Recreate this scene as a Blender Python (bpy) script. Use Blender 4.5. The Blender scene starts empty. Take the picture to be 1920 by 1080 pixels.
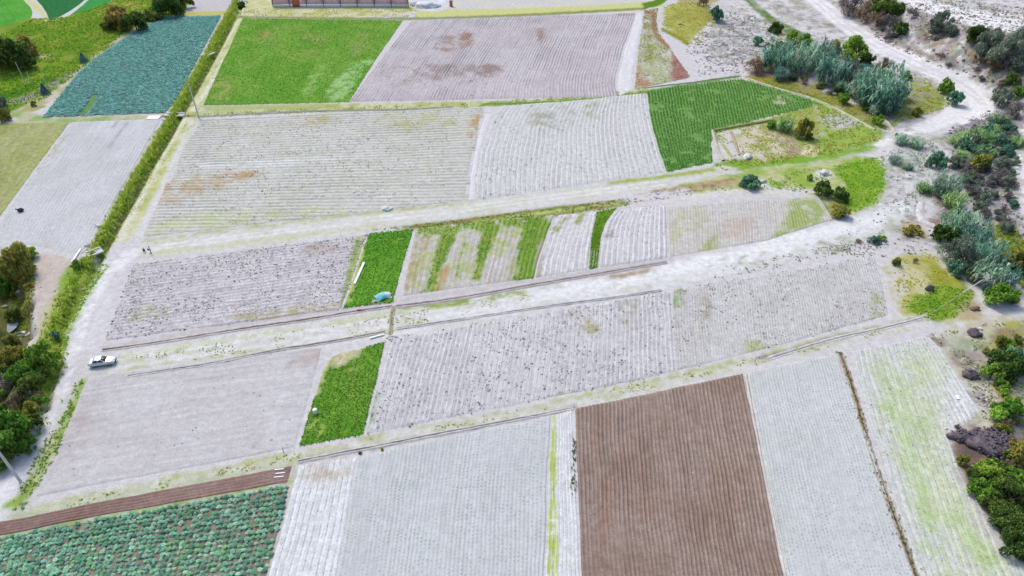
import bpy, math, random
import numpy as np
from mathutils import Vector, Matrix, noise as mnoise

# ------------------------------------------------------------------ camera, sky, sun, exposure
SC = bpy.context.scene
CAM_H = 75.0
PITCH = math.radians(38.7)
FPX = 1280.0                                   # focal length in pixels of a 1920 wide picture
cam_data = bpy.data.cameras.new('camera')
cam_data.sensor_fit = 'HORIZONTAL'
cam_data.sensor_width = 36.0
cam_data.lens = 36.0 * FPX / 1920.0
cam_data.clip_end = 12000
cam = bpy.data.objects.new('camera', cam_data)
cam.location = (0, 0, CAM_H)
cam.rotation_euler = (math.pi / 2 - PITCH, 0, 0)
SC.collection.objects.link(cam)
SC.camera = cam

SUN_EL, SUN_AZ = math.radians(52), math.radians(-35)   # azimuth from +Y towards +X
world = bpy.data.worlds.new('World')
SC.world = world
world.use_nodes = True
wn = world.node_tree
bg = wn.nodes['Background']
sky = wn.nodes.new('ShaderNodeTexSky')
sky.sky_type = 'NISHITA'
sky.sun_disc = False
sky.sun_elevation = SUN_EL
sky.sun_rotation = SUN_AZ
sky.air_density = 1.0
sky.dust_density = 3.0
wn.links.new(sky.outputs[0], bg.inputs[0])
bg.inputs[1].default_value = 0.143
sun_data = bpy.data.lights.new('sun', 'SUN')
sun_data.energy = 1.45
sun_data.angle = math.radians(18)
sun_data.color = (1.0, 0.955, 0.90)
sun = bpy.data.objects.new('sun', sun_data)
sd_ = Vector((math.sin(SUN_AZ) * math.cos(SUN_EL), math.cos(SUN_AZ) * math.cos(SUN_EL), math.sin(SUN_EL)))
sun.rotation_euler = (-sd_).to_track_quat('-Z', 'Y').to_euler()
sun.location = (0, 0, 150)
SC.collection.objects.link(sun)
SC.view_settings.view_transform = 'Standard'
SC.view_settings.look = 'None'
SC.view_settings.exposure = 0.45
SC.view_settings.gamma = 1.0
SC.view_settings.use_curve_mapping = False

rng = np.random.default_rng(7)
random.seed(7)
COL = SC.collection

# ------------------------------------------------------------------ colour and noise helpers
KLIT = np.array([1.28, 1.27, 1.35])            # light reaching open ground (times exposure / pi)
def C(c, k=1.0):
    c = np.asarray(c, float) / 255.0
    lin = np.where(c <= 0.04045, c / 12.92, ((c + 0.055) / 1.055) ** 2.4)
    return np.clip(lin * k / KLIT, 0.002, 0.85)

def _hash(ix, iy, s):
    h = (ix.astype(np.int64) * 374761393 + iy.astype(np.int64) * 668265263 + s * 1442695041) & 0xffffffff
    h = ((h ^ (h >> 13)) * 1274126177) & 0xffffffff
    h = h ^ (h >> 16)
    return (h & 0xffff) / 65535.0

def vnoise(x, y, s=0):
    ix, iy = np.floor(x), np.floor(y)
    fx, fy = x - ix, y - iy
    fx = fx * fx * (3 - 2 * fx); fy = fy * fy * (3 - 2 * fy)
    a = _hash(ix, iy, s); b = _hash(ix + 1, iy, s); c = _hash(ix, iy + 1, s); d = _hash(ix + 1, iy + 1, s)
    return (a + (b - a) * fx) * (1 - fy) + (c + (d - c) * fx) * fy

def fbm(x, y, scale, s=0, oct=3):
    """0..1 noise, features about `scale` metres"""
    x = np.asarray(x, float) / scale; y = np.asarray(y, float) / scale
    t = 0.0; a = 0.5; n = 0.0
    for k in range(oct):
        t = t + a * vnoise(x + 17.3 * k, y - 9.1 * k, s + 31 * k); n += a
        x, y = (x * 0.8 - y * 0.6) * 2.03, (x * 0.6 + y * 0.8) * 2.03
        a *= 0.55
    return t / n

def sstep(a, b, x):
    t = np.clip((x - a) / (b - a), 0, 1)
    return t * t * (3 - 2 * t)

# ------------------------------------------------------------------ survey: a point seen from the air -> the place on the ground
def ray(px, py):
    dx = (np.asarray(px, float) - 960) / FPX
    dy = (540 - np.asarray(py, float)) / FPX
    cp, sp = math.cos(PITCH), math.sin(PITCH)
    return dx, cp + dy * sp, -sp + dy * cp

def flat(px, py, z=0.0):
    x, y, dz = ray(px, py)
    t = (z - CAM_H) / np.minimum(dz, -0.02)
    return np.stack([x * t, y * t], -1)

def G(pts):
    p = np.asarray(pts, float)
    return flat(p[:, 0], p[:, 1])

def depth(px, py):
    return CAM_H / -ray(px, py)[2]

def sdf_poly(x, y, poly):
    """signed distance (positive inside) to a closed polygon"""
    x = np.asarray(x, float); y = np.asarray(y, float)
    inside = np.zeros(x.shape, bool)
    d2 = np.full(x.shape, 1e18)
    n = len(poly)
    for i in range(n):
        x0, y0 = poly[i]; x1, y1 = poly[(i + 1) % n]
        ex, ey = x1 - x0, y1 - y0
        L = ex * ex + ey * ey
        if L < 1e-9: continue
        t = np.clip(((x - x0) * ex + (y - y0) * ey) / L, 0, 1)
        d2 = np.minimum(d2, (x - x0 - t * ex) ** 2 + (y - y0 - t * ey) ** 2)
        if abs(ey) > 1e-12:
            c = ((y0 > y) != (y1 > y)) & (x < ex * (y - y0) / ey + x0)
            inside ^= c
    return np.where(inside, 1, -1) * np.sqrt(d2)

def dist_line(x, y, pts):
    x = np.asarray(x, float); y = np.asarray(y, float)
    d2 = np.full(x.shape, 1e18)
    for i in range(len(pts) - 1):
        x0, y0 = pts[i]; x1, y1 = pts[i + 1]
        ex, ey = x1 - x0, y1 - y0
        t = np.clip(((x - x0) * ex + (y - y0) * ey) / (ex * ex + ey * ey + 1e-9), 0, 1)
        d2 = np.minimum(d2, (x - x0 - t * ex) ** 2 + (y - y0 - t * ey) ** 2)
    return np.sqrt(d2)

def chaikin(p, it=2, closed=True):
    p = np.asarray(p, float)
    for _ in range(it):
        q = np.roll(p, -1, 0) if closed else p[1:]
        a = p if closed else p[:-1]
        n = np.empty((2 * len(a), 2)); n[0::2] = a * .75 + q * .25; n[1::2] = a * .25 + q * .75
        if not closed: n = np.vstack([p[:1], n, p[-1:]])
        p = n
    return p

def stroke_poly(pts, w):
    """outline of a band of width w (one number or one per point) along pts"""
    p = np.asarray(pts, float)
    w = np.full(len(p), w, float) if np.isscalar(w) else np.asarray(w, float)
    q = np.column_stack([p, w])
    for _ in range(2):
        n = np.empty((2 * (len(q) - 1), 3)); n[0::2] = q[:-1] * .75 + q[1:] * .25; n[1::2] = q[:-1] * .25 + q[1:] * .75
        q = np.vstack([q[:1], n, q[-1:]])
    p, w = q[:, :2], q[:, 2]
    t = np.gradient(p, axis=0); t /= np.linalg.norm(t, axis=1)[:, None] + 1e-9
    nrm = np.column_stack([-t[:, 1], t[:, 0]])
    return np.vstack([p + nrm * w[:, None] / 2, (p - nrm * w[:, None] / 2)[::-1]])

# ------------------------------------------------------------------ lie of the land
HILL = np.vstack([G([(1500, -60), (1560, 5), (1640, 70), (1740, 128), (1825, 165), (1872, 205), (1885, 235), (1960, 255)]), [[700, 150], [700, 900], [150, 900]]])
SLOPE = np.vstack([G([(1775, 238), (1768, 300), (1805, 370), (1850, 440), (1895, 545), (1945, 640)]), [[600, 60], [600, 220], [170, 220]]])
RAVINE = G([(-120, 400), (-50, 470), (-8, 530), (18, 590), (12, 640), (-15, 700), (-60, 790)])
HEDGE_PX = [(452, -10), (436, 22), (420, 50), (395, 100), (365, 152), (334, 205), (308, 252), (272, 312), (238, 372), (208, 425), (180, 475), (158, 505), (125, 565), (100, 625), (92, 690), (66, 770), (40, 840)]
HEDGE = G(HEDGE_PX)
DITCH = G([(462, -5), (437, 40), (410, 92), (378, 150), (347, 203), (318, 255), (284, 312), (250, 372), (218, 428), (194, 472), (176, 505), (143, 560), (112, 622), (104, 690), (80, 770)])

def hgt(x, y):
    x = np.asarray(x, float); y = np.asarray(y, float)
    h = np.zeros(np.broadcast(x, y).shape)
    m = (x > 60)
    if np.any(m):
        xs, ys = x[m], y[m]
        s1 = sdf_poly(xs, ys, HILL); s2 = sdf_poly(xs, ys, SLOPE)
        k1 = sstep(0, 15, s1); k2 = sstep(0, 26, s2)
        hh = np.maximum(7.0 * k1 + np.maximum(s1 - 25, 0) * .02, 3.5 * k2)
        bump = fbm(xs, ys, 7.0, 5, 3) - .5
        gul = np.abs(fbm(xs + .3 * ys, ys, 5.0, 15, 2) - .5) * 2
        hh = hh + bump * 2.2 * np.maximum(k1 * (1 - sstep(13, 17, s1)) * 2, k2) - (1 - sstep(0, .3, gul)) * 1.4 * k1 * (1 - sstep(11, 15, s1))
        h[m] = hh
    m = (x < -25) & (y > 40) & (y < 190)
    if np.any(m):
        xs, ys = x[m], y[m]
        d = dist_line(xs, ys, RAVINE) + (fbm(xs, ys, 2.5, 9, 2) - .5) * 2.0
        h[m] = h[m] - 3.8 * (1 - sstep(.8, 4.6, d))
    m = (x < -30) & (y > 45)
    if np.any(m):
        xs, ys = x[m], y[m]
        dh = dist_line(xs, ys, HEDGE); dd = dist_line(xs, ys, DITCH)
        h[m] = h[m] + .55 * (1 - sstep(.3, 1.8, dh)) - .9 * (1 - sstep(.15, .95, dd))
    return h + (fbm(x, y, 9.0, 3, 2) - .5) * .16

def h1(x, y):
    return float(hgt(np.array([x]), np.array([y]))[0])

def at(px, py, dz=0.0):
    """where the line of sight meets the land (raised by dz)"""
    dx, dy, dzr = [float(v) for v in ray(px, py)]
    ts = np.linspace((CAM_H - 14 - dz) / -dzr, (CAM_H + 5 - dz) / -dzr, 160)
    f = (CAM_H + ts * dzr) - hgt(ts * dx, ts * dy) - dz
    i = int(np.argmax(f <= 0))
    if f[i] > 0: i = len(ts) - 1
    if i == 0: t = ts[0]
    else: t = ts[i - 1] + (ts[i] - ts[i - 1]) * f[i - 1] / (f[i - 1] - f[i])
    x, y = t * dx, t * dy
    return Vector((x, y, h1(x, y)))

def GR(pts):
    """like G, but follows the relief on the slopes at the right"""
    p = np.asarray(pts, float); g = G(p)
    for i, (a, b) in enumerate(p):
        if (a > 1540 and b < 270) or (a > 1755 and b < 660):
            q = at(min(a, 2000), max(b, -40)); g[i] = (q.x, q.y)
    return g

def mpp(px, py):
    """metres per survey pixel across the view"""
    return float(depth(px, py)) / FPX

# ------------------------------------------------------------------ mesh and material helpers
def mk(name, V, F, mat, col=None, uv=None, smooth=False, parent=None, link=True):
    V = np.asarray(V, np.float32); F = np.asarray(F, np.int32)
    me = bpy.data.meshes.new(name)
    k = F.shape[1]
    me.vertices.add(len(V)); me.vertices.foreach_set('co', V.ravel())
    me.loops.add(F.size); me.loops.foreach_set('vertex_index', F.ravel())
    me.polygons.add(len(F))
    me.polygons.foreach_set('loop_start', np.arange(0, F.size, k, dtype=np.int32))
    me.polygons.foreach_set('loop_total', np.full(len(F), k, np.int32))
    if smooth: me.polygons.foreach_set('use_smooth', np.ones(len(F), bool))
    me.update(calc_edges=True)
    if col is not None:
        a = me.attributes.new('Col', 'FLOAT_COLOR', 'POINT')
        c = np.ones((len(V), 4), np.float32); c[:, :3] = col
        a.data.foreach_set('color', c.ravel())
    if uv is not None:
        u = me.uv_layers.new(name='UVMap')
        u.data.foreach_set('uv', np.asarray(uv, np.float32)[F.ravel()].ravel())
    me.materials.append(mat)
    if not link: return me
    o = bpy.data.objects.new(name, me)
    COL.objects.link(o)
    if parent: o.parent = parent
    return o

def tag(o, label=None, cat=None, group=None, kind=None):
    if label: o['label'] = label
    if cat: o['category'] = cat
    if group: o['group'] = group
    if kind: o['kind'] = kind
    return o

def empty(name, loc, rz=0, label=None, cat=None, group=None, scale=1.0):
    o = bpy.data.objects.new(name, None)
    o.location = loc; o.rotation_euler = (0, 0, rz); o.empty_display_size = .3
    o.scale = (scale,) * 3 if np.isscalar(scale) else scale
    COL.objects.link(o)
    return tag(o, label, cat, group)

def nodes(name):
    m = bpy.data.materials.new(name); m.use_nodes = True
    nt = m.node_tree
    return m, nt, nt.nodes['Principled BSDF']

def N(nt, t, **kw):
    n = nt.nodes.new(t)
    for k, v in kw.items(): setattr(n, k, v)
    return n

def mix_col(nt, fac, a, b, mode='MIX'):
    m = N(nt, 'ShaderNodeMix', data_type='RGBA', blend_type=mode)
    for sock, val in ((m.inputs[0], fac), (m.inputs[6], a), (m.inputs[7], b)):
        if hasattr(val, 'is_output'): nt.links.new(val, sock)
        elif np.isscalar(val): sock.default_value = val
        else: sock.default_value = (*val, 1)
    return m.outputs[2]

def math_n(nt, op, a, b=None):
    m = N(nt, 'ShaderNodeMath', operation=op)
    for i, v in enumerate((a, b)):
        if v is None: continue
        if hasattr(v, 'is_output'): nt.links.new(v, m.inputs[i])
        else: m.inputs[i].default_value = v
    return m.outputs[0]

def ramp(nt, fac, a, b, lo=0.0, hi=1.0):
    r = N(nt, 'ShaderNodeMapRange', interpolation_type='SMOOTHSTEP')
    nt.links.new(fac, r.inputs[0])
    r.inputs[1].default_value = a; r.inputs[2].default_value = b
    r.inputs[3].default_value = lo; r.inputs[4].default_value = hi
    return r.outputs[0]

def noise_n(nt, coord, scale, detail=4, rough=.6):
    n = N(nt, 'ShaderNodeTexNoise')
    n.inputs['Scale'].default_value = scale; n.inputs['Detail'].default_value = detail; n.inputs['Roughness'].default_value = rough
    nt.links.new(coord, n.inputs['Vector'])
    return n.outputs['Fac']

def soil_mat(name, dots=None, dot_spacing=.5, dot_r=.25, dot_keep=.5, at_row=.5, var=.16, clod=.0, streak=.0, row_tint=None, row_w=.2, row_amt=.5):
    """earth: painted colour x grain; UV.x counts rows, UV.y is metres along a row"""
    m, nt, b = nodes(name)
    b.inputs['Roughness'].default_value = .95
    b.inputs['Specular IOR Level'].default_value = .04
    att = N(nt, 'ShaderNodeAttribute', attribute_name='Col')
    geo = N(nt, 'ShaderNodeNewGeometry')
    pos = geo.outputs['Position']
    c = att.outputs['Color']
    n1 = ramp(nt, noise_n(nt, pos, .9, 6, .7), .25, .75, 1 - var, 1 + var)
    n2 = ramp(nt, noise_n(nt, pos, 4.5, 3, .7), .3, .7, 1 - var * .9, 1 + var * .9)
    cc = N(nt, 'ShaderNodeVectorMath', operation='SCALE')
    nt.links.new(c, cc.inputs[0]); nt.links.new(math_n(nt, 'MULTIPLY', n1, n2), cc.inputs['Scale'])
    c = cc.outputs[0]
    if clod:
        v = N(nt, 'ShaderNodeTexVoronoi'); v.inputs['Scale'].default_value = 1.1
        nt.links.new(pos, v.inputs['Vector'])
        f = ramp(nt, v.outputs['Distance'], .12, .3, clod, 0)
        f = math_n(nt, 'MULTIPLY', f, ramp(nt, noise_n(nt, pos, .35, 3), .45, .6))
        c = mix_col(nt, f, c, tuple(C((120, 112, 115))))
    if dots is not None or row_tint is not None or streak:
        uv = N(nt, 'ShaderNodeUVMap')
        sep = N(nt, 'ShaderNodeSeparateXYZ'); nt.links.new(uv.outputs[0], sep.inputs[0])
        ru, rv = sep.outputs[0], sep.outputs[1]
        fr = math_n(nt, 'FRACT', ru)
        off = math_n(nt, 'ABSOLUTE', math_n(nt, 'SUBTRACT', fr, at_row))
        if streak:
            cb = N(nt, 'ShaderNodeCombineXYZ')
            nt.links.new(math_n(nt, 'MULTIPLY', ru, .9), cb.inputs[0]); nt.links.new(math_n(nt, 'MULTIPLY', rv, .05), cb.inputs[1])
            s = ramp(nt, noise_n(nt, cb.outputs[0], 1.6, 3, .7), .3, .7, 1 - streak, 1 + streak)
            cc = N(nt, 'ShaderNodeVectorMath', operation='SCALE')
            nt.links.new(c, cc.inputs[0]); nt.links.new(s, cc.inputs['Scale']); c = cc.outputs[0]
        if row_tint is not None:      # furrow shade painted in with weeds / stubble along each row
            f = ramp(nt, off, row_w * .4, row_w, row_amt, 0)
            f = math_n(nt, 'MULTIPLY', f, ramp(nt, noise_n(nt, pos, .7, 4, .75), .3, .62))
            c = mix_col(nt, f, c, tuple(row_tint))
        if dots is not None:          # seedlings
            rid = math_n(nt, 'FLOOR', ru)
            wn_ = N(nt, 'ShaderNodeTexWhiteNoise', noise_dimensions='1D'); nt.links.new(rid, wn_.inputs['W'])
            vv = math_n(nt, 'ADD', math_n(nt, 'DIVIDE', rv, dot_spacing), wn_.outputs['Value'])
            cell = math_n(nt, 'FLOOR', vv)
            dv = math_n(nt, 'ABSOLUTE', math_n(nt, 'SUBTRACT', math_n(nt, 'FRACT', vv), .5))
            dist = math_n(nt, 'SQRT', math_n(nt, 'ADD', math_n(nt, 'POWER', off, 2.0), math_n(nt, 'POWER', dv, 2.0)))
            cb = N(nt, 'ShaderNodeCombineXYZ'); nt.links.new(rid, cb.inputs[0]); nt.links.new(cell, cb.inputs[1])
            w2 = N(nt, 'ShaderNodeTexWhiteNoise', noise_dimensions='2D'); nt.links.new(cb.outputs[0], w2.inputs['Vector'])
            keep = ramp(nt, w2.outputs['Value'], 1 - dot_keep - .05, 1 - dot_keep + .25)
            f = math_n(nt, 'MULTIPLY', ramp(nt, dist, dot_r * .4, dot_r, 1, 0), keep)
            f = math_n(nt, 'MULTIPLY', f, ramp(nt, noise_n(nt, pos, .25, 4, .7), .35, .65, .15, .85))
            c = mix_col(nt, f, c, tuple(dots))
    nt.links.new(c, b.inputs['Base Color'])
    bn = N(nt, 'ShaderNodeBump'); bn.inputs['Strength'].default_value = .35; bn.inputs['Distance'].default_value = .08
    nt.links.new(noise_n(nt, pos, 5.0, 4, .7), bn.inputs['Height'])
    nt.links.new(bn.outputs[0], b.inputs['Normal'])
    return m

def leaf_mat(name, tr=.3, rough=.7, up=.5):
    m, nt, b = nodes(name)
    att = N(nt, 'ShaderNodeAttribute', attribute_name='Col')
    oi = N(nt, 'ShaderNodeObjectInfo')
    hs = N(nt, 'ShaderNodeHueSaturation')
    nt.links.new(ramp(nt, oi.outputs['Random'], 0, 1, .48, .52), hs.inputs['Hue'])
    nt.links.new(ramp(nt, oi.outputs['Random'], 0, 1, 1.2, .8), hs.inputs['Value'])
    nt.links.new(att.outputs['Color'], hs.inputs['Color'])
    nt.links.new(hs.outputs[0], b.inputs['Base Color'])
    b.inputs['Roughness'].default_value = rough
    b.inputs['Specular IOR Level'].default_value = .1
    geo = N(nt, 'ShaderNodeNewGeometry')
    va = N(nt, 'ShaderNodeVectorMath', operation='SCALE'); nt.links.new(geo.outputs['Normal'], va.inputs[0]); va.inputs['Scale'].default_value = 1 - up
    vb = N(nt, 'ShaderNodeVectorMath', operation='ADD'); nt.links.new(va.outputs[0], vb.inputs[0]); vb.inputs[1].default_value = (0, 0, up)
    vc = N(nt, 'ShaderNodeVectorMath', operation='NORMALIZE'); nt.links.new(vb.outputs[0], vc.inputs[0])
    nt.links.new(vc.outputs[0], b.inputs['Normal'])
    tl = N(nt, 'ShaderNodeBsdfTranslucent'); nt.links.new(hs.outputs[0], tl.inputs[0])
    mx = N(nt, 'ShaderNodeMixShader'); mx.inputs[0].default_value = tr
    nt.links.new(b.outputs[0], mx.inputs[1]); nt.links.new(tl.outputs[0], mx.inputs[2])
    nt.links.new(mx.outputs[0], nt.nodes['Material Output'].inputs[0])
    return m

def plain_mat(name, c, rough=.7, metal=0, var=.12, scale=6.0, spec=.4):
    m, nt, b = nodes(name)
    tc = N(nt, 'ShaderNodeTexCoord')
    f = ramp(nt, noise_n(nt, tc.outputs['Object'], scale, 5, .65), .3, .7)
    a = np.asarray(c, float)
    nt.links.new(mix_col(nt, f, tuple(np.clip(a * (1 - var), 0, 1)), tuple(np.clip(a * (1 + var), 0, .9))), b.inputs['Base Color'])
    b.inputs['Roughness'].default_value = rough; b.inputs['Metallic'].default_value = metal
    b.inputs['Specular IOR Level'].default_value = spec
    return m

M_LEAF = leaf_mat('leaf', .38)
M_GRASS = leaf_mat('grass_blade', .48, .9, .6)
M_SOIL = soil_mat('earth', var=.15)
M_BARK = plain_mat('bark', (.11, .085, .065), .9, var=.4)
M_ROCK = plain_mat('pale_stone', (.42, .40, .385), .9, var=.3, scale=4)
M_DARKROCK = plain_mat('dark_stone', (.11, .095, .12), .9, var=.45, scale=3)
M_CONC = plain_mat('concrete', (.46, .455, .44), .85, var=.15)
M_WHITE = plain_mat('white_paint', (.78, .78, .76), .6, var=.06)

# ------------------------------------------------------------------ colours of the land (soil, dust, turf, stains, ditch shade)
LAYERS = []      # painted on bare ground
STAINS = []      # painted on fields as well
def P(pts, col, soft=.5, na=.8, ns=2.0, op=1.0, col2=None, cs=4.0, cov=None, covs=3.0, smooth=True, w=None, dest=None):
    pts = stroke_poly(pts, w) if w is not None else (chaikin(pts, 2) if smooth else np.asarray(pts, float))
    poly = GR(pts)
    (LAYERS if dest is None else dest).append(dict(poly=poly, col=C(col), soft=soft * (1.6 if dest is None and w is None and poly[:, 0].mean() > 50 else 1), na=na * (2.0 if dest is None and w is None and poly[:, 0].mean() > 50 else 1), ns=ns, op=op, col2=None if col2 is None else C(col2), cs=cs, cov=cov, covs=covs))
def S(*a, **k): P(*a, dest=STAINS, **k)

def paint(x, y, base, layers):
    c = np.array(np.broadcast_to(base, (len(x), 3)), float)
    for i, L in enumerate(layers):
        p = L['poly']; mrg = L['soft'] + L['na'] + .1
        m = (x > p[:, 0].min() - mrg) & (x < p[:, 0].max() + mrg) & (y > p[:, 1].min() - mrg) & (y < p[:, 1].max() + mrg)
        if not m.any(): continue
        xs, ys = x[m], y[m]
        grit = fbm(xs, ys, .7, i + 20, 2) - .5
        sd = sdf_poly(xs, ys, p) + (fbm(xs, ys, L['ns'], i, 3) - .5) * 2 * L['na'] + grit * min(1.6, 1.2 * L['soft'] + .3)
        a = sstep(-1.3 * L['soft'], 1.3 * L['soft'], sd) * L['op']
        if L['cov'] is not None:
            t = 1 - L['cov']
            a = a * sstep(t - .3, t + .3, .5 + (fbm(xs, ys, L['covs'], i + 50, 4) - .5) * 1.5 + grit * .7)
        cc = np.broadcast_to(L['col'], (len(xs), 3))
        if L['col2'] is not None:
            f = sstep(.35, .65, fbm(xs, ys, L['cs'], i + 90, 4))[:, None]
            cc = cc * (1 - f) + L['col2'] * f
        c[m] = c[m] * (1 - a[:, None]) + cc * a[:, None]
    return c

PALE = (210, 207, 213)
# --- far left grassland
P([(-200, 70), (60, 30), (95, 42), (130, 30), (215, -5), (372, -40), (350, 22), (300, 33), (255, 50), (205, 88), (150, 130), (100, 180), (60, 218), (-200, 260)], (110, 145, 48), col2=(140, 152, 62), cs=5, na=1.5)
P([(150, 30), (290, 20), (300, 40), (200, 90), (120, 110)], (88, 122, 40), cov=.5, covs=6, na=2, op=.8)
P([(190, 0), (270, -10), (290, 25), (230, 30)], (170, 160, 85), cov=.55, covs=4, na=2)
P([(-100, 180), (50, 130), (110, 110), (100, 140), (60, 165), (-100, 200)], (112, 150, 40), na=1, col2=(140, 160, 60))
P([(-60, 206), (30, 192), (80, 170), (130, 138)], (150, 145, 150), w=9, na=.6)
P([(-60, 192), (20, 178), (62, 160), (105, 143)], (70, 118, 36), w=15, na=.8)
P([(20, 222), (70, 195), (105, 178), (150, 132), (215, 84), (262, 48), (300, 31)], (205, 196, 182), w=[22, 18, 16, 14, 13, 12, 8], na=.8, col2=(170, 170, 120), cs=3)
P([(25, 85), (50, 92), (70, 105), (100, 107)], (205, 190, 160), w=[16, 14, 8, 5], na=1)
P([(40, 72), (60, 85), (50, 100)], (110, 95, 100), w=14, na=1)
P([(40, -8), (62, 8), (80, 22), (90, 40)], (205, 205, 150), w=10, na=.5)
P([(-60, 212), (60, 205), (80, 222), (300, 214), (300, 226), (-60, 236)], (150, 175, 110), col2=(190, 190, 160), na=.5)
P([(-60, 262), (0, 236), (30, 224)], (220, 218, 222), w=10, na=.6)
# --- verge of the farm track and hedge bank
P([(452, -10), (485, -10), (470, 30), (380, 200), (250, 452), (215, 455), (330, 215)], (186, 192, 128), col2=(208, 208, 165), cs=3, na=.6)
P([(505, -12), (470, 30), (425, 105), (385, 175), (340, 232), (300, 300), (262, 375), (222, 455)], (222, 222, 212), w=[6, 6, 6, 6, 7, 8, 9, 12], na=.35, soft=.3)
P([(485, -12), (452, 30), (408, 105), (368, 175), (325, 235), (285, 305), (247, 380), (215, 455)], (214, 216, 196), w=[5, 5, 5, 5, 6, 6, 7, 9], na=.35, soft=.3)
P([(360, 225), (330, 290), (296, 365), (262, 440)], (218, 216, 222), w=[6, 7, 9, 12], na=.4)
P(HEDGE_PX[:11], (116, 154, 52), w=[20, 21, 22, 24, 26, 26, 26, 27, 28, 29, 30], col2=(150, 172, 78), cs=2.5, na=.6)
P([(300, 250), (262, 310), (228, 370), (198, 420), (175, 460)], (196, 186, 150), w=10, na=.7, op=.7)
P([(437, 40), (410, 92), (378, 150), (347, 203), (318, 255), (284, 312), (250, 372), (218, 428), (196, 468)], (122, 118, 92), w=[3, 3, 4, 4, 5, 6, 7, 8, 8], na=.3, soft=.3)  # shade of the hedge ditch painted as a dark earth line
P([(176, 505), (143, 560), (112, 622), (104, 690), (84, 765)], (104, 112, 76), w=[8, 9, 10, 11, 10], na=.4, soft=.3)  # ditch shade painted on down towards the gully
# --- ground beyond the top row of fields
P([(430, -20), (780, -20), (790, 34), (440, 34)], (196, 198, 138), col2=(212, 210, 180), cs=4, na=.6)
P([(780, -30), (1245, -40), (1240, 12), (1000, 28), (780, 32)], (206, 204, 206), col2=(212, 210, 200), na=.8)
P([(780, 26), (1000, 22), (1200, 12), (1245, 4)], (204, 206, 142), w=13, na=.7)
P([(350, -40), (450, -40), (440, 22), (352, 26)], (200, 196, 202), na=.6)
P([(340, 26), (440, 24)], (195, 190, 110), w=8, na=.5)
P([(765, -10), (845, -10), (838, 22), (775, 20)], (228, 230, 240), na=1.0, col2=(205, 208, 222), cs=1.5)
P([(440, 32), (760, 37), (1000, 28), (1210, 16)], (120, 135, 62), w=5, na=.5, op=.8)
P([(1205, 12), (1245, 2), (1250, -20)], (96, 135, 40), w=12, na=.6)
# --- balk between the top two rows
P([(300, 216), (470, 207), (640, 203), (780, 199), (900, 195), (1050, 190), (1180, 176), (1215, 166)], (176, 184, 124), w=[8, 10, 16, 16, 12, 10, 9, 9], na=.5, col2=(204, 204, 170), cs=3)
P([(380, 203), (520, 200), (640, 198)], (168, 180, 110), w=10, na=.5, op=.8)
P([(900, 196), (1060, 192), (1180, 179), (1280, 160), (1390, 142)], (100, 145, 50), w=6, na=.6, op=.9)
P([(300, 218), (360, 219), (520, 210), (640, 207), (760, 205), (850, 200)], (120, 108, 104), w=2.5, na=.15, soft=.25)
# --- upper right: dust, scrub turf
P([(1240, -40), (2100, -80), (2300, 700), (1700, 640), (1640, 265), (1400, 150), (1290, 90)], (205, 200, 206), col2=(218, 213, 219), cs=7, na=1.5)
P([(1245, 12), (1275, 2), (1330, 8), (1342, 45), (1318, 82), (1290, 84), (1240, 50)], (178, 178, 100), col2=(160, 160, 78), cs=4, na=1)
P([(1265, -12), (1350, -12), (1340, 14), (1270, 8)], (175, 165, 120), na=1)
P([(1318, 14), (1345, 20), (1345, 40), (1325, 40)], (150, 130, 80), na=1, op=.7)
P([(1240, 55), (1265, 66), (1290, 82)], (140, 145, 48), w=7, na=.6)
P([(1335, 35), (1390, 15), (1480, 70), (1420, 135), (1310, 142), (1285, 88)], (218, 214, 222), na=1, col2=(205, 200, 206), cs=2)
P([(1350, 40), (1400, 40), (1410, 70), (1370, 80), (1335, 60)], (158, 154, 150), cov=.42, covs=1.6, na=1)
P([(1340, 60), (1420, 60), (1430, 120), (1320, 125)], (140, 138, 140), cov=.3, covs=1.5, na=1)
P([(1380, -25), (1420, 15), (1455, 45), (1490, 62), (1525, 84)], (92, 128, 42), w=[14, 13, 13, 17, 18], na=.7)
P([(1450, 50), (1480, 75), (1440, 90)], (200, 196, 140), na=1)
P([(1395, 20), (1425, 45), (1455, 75), (1470, 90)], (216, 214, 212), w=10, na=1)
P([(1400, 120), (1435, 105), (1470, 130), (1450, 160), (1410, 155)], (140, 120, 112), na=1.2)
P([(1390, 148), (1430, 140), (1500, 150), (1580, 185), (1620, 205), (1670, 232), (1648, 262), (1600, 225), (1530, 190)], (140, 140, 66), col2=(165, 150, 80), cs=4, na=1)
P([(1500, 172), (1580, 205), (1640, 240), (1610, 240), (1545, 205)], (120, 154, 56), na=.8)
P([(1395, 150), (1460, 160), (1530, 182), (1560, 200), (1500, 190), (1420, 165)], (108, 148, 54), na=.8)
P([(1340, 300), (1480, 296), (1640, 268), (1655, 280), (1500, 310), (1345, 322)], (126, 170, 62), na=.6)
P([(1600, 200), (1650, 195), (1700, 150), (1735, 145), (1790, 195), (1755, 210), (1690, 228), (1660, 245)], (140, 158, 62), col2=(172, 172, 92), cs=4, na=.9)
P([(1530, 185), (1600, 212), (1660, 245), (1650, 272), (1560, 290), (1350, 322), (1255, 334), (1340, 312), (1520, 286), (1545, 240)], (128, 166, 64), col2=(158, 180, 92), cs=4, na=.8)
P([(1420, 232), (1470, 215), (1530, 196), (1545, 240), (1530, 285), (1480, 292), (1400, 300)], (160, 172, 96), na=.8)
P([(1372, 250), (1400, 240), (1460, 236), (1500, 268), (1480, 290), (1420, 298), (1385, 296)], (208, 200, 190), col2=(178, 178, 132), cs=2.5, na=1.4)
P([(1455, 240), (1490, 262), (1505, 288), (1475, 292)], (170, 148, 140), na=.9, cov=.7, covs=2)
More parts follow.
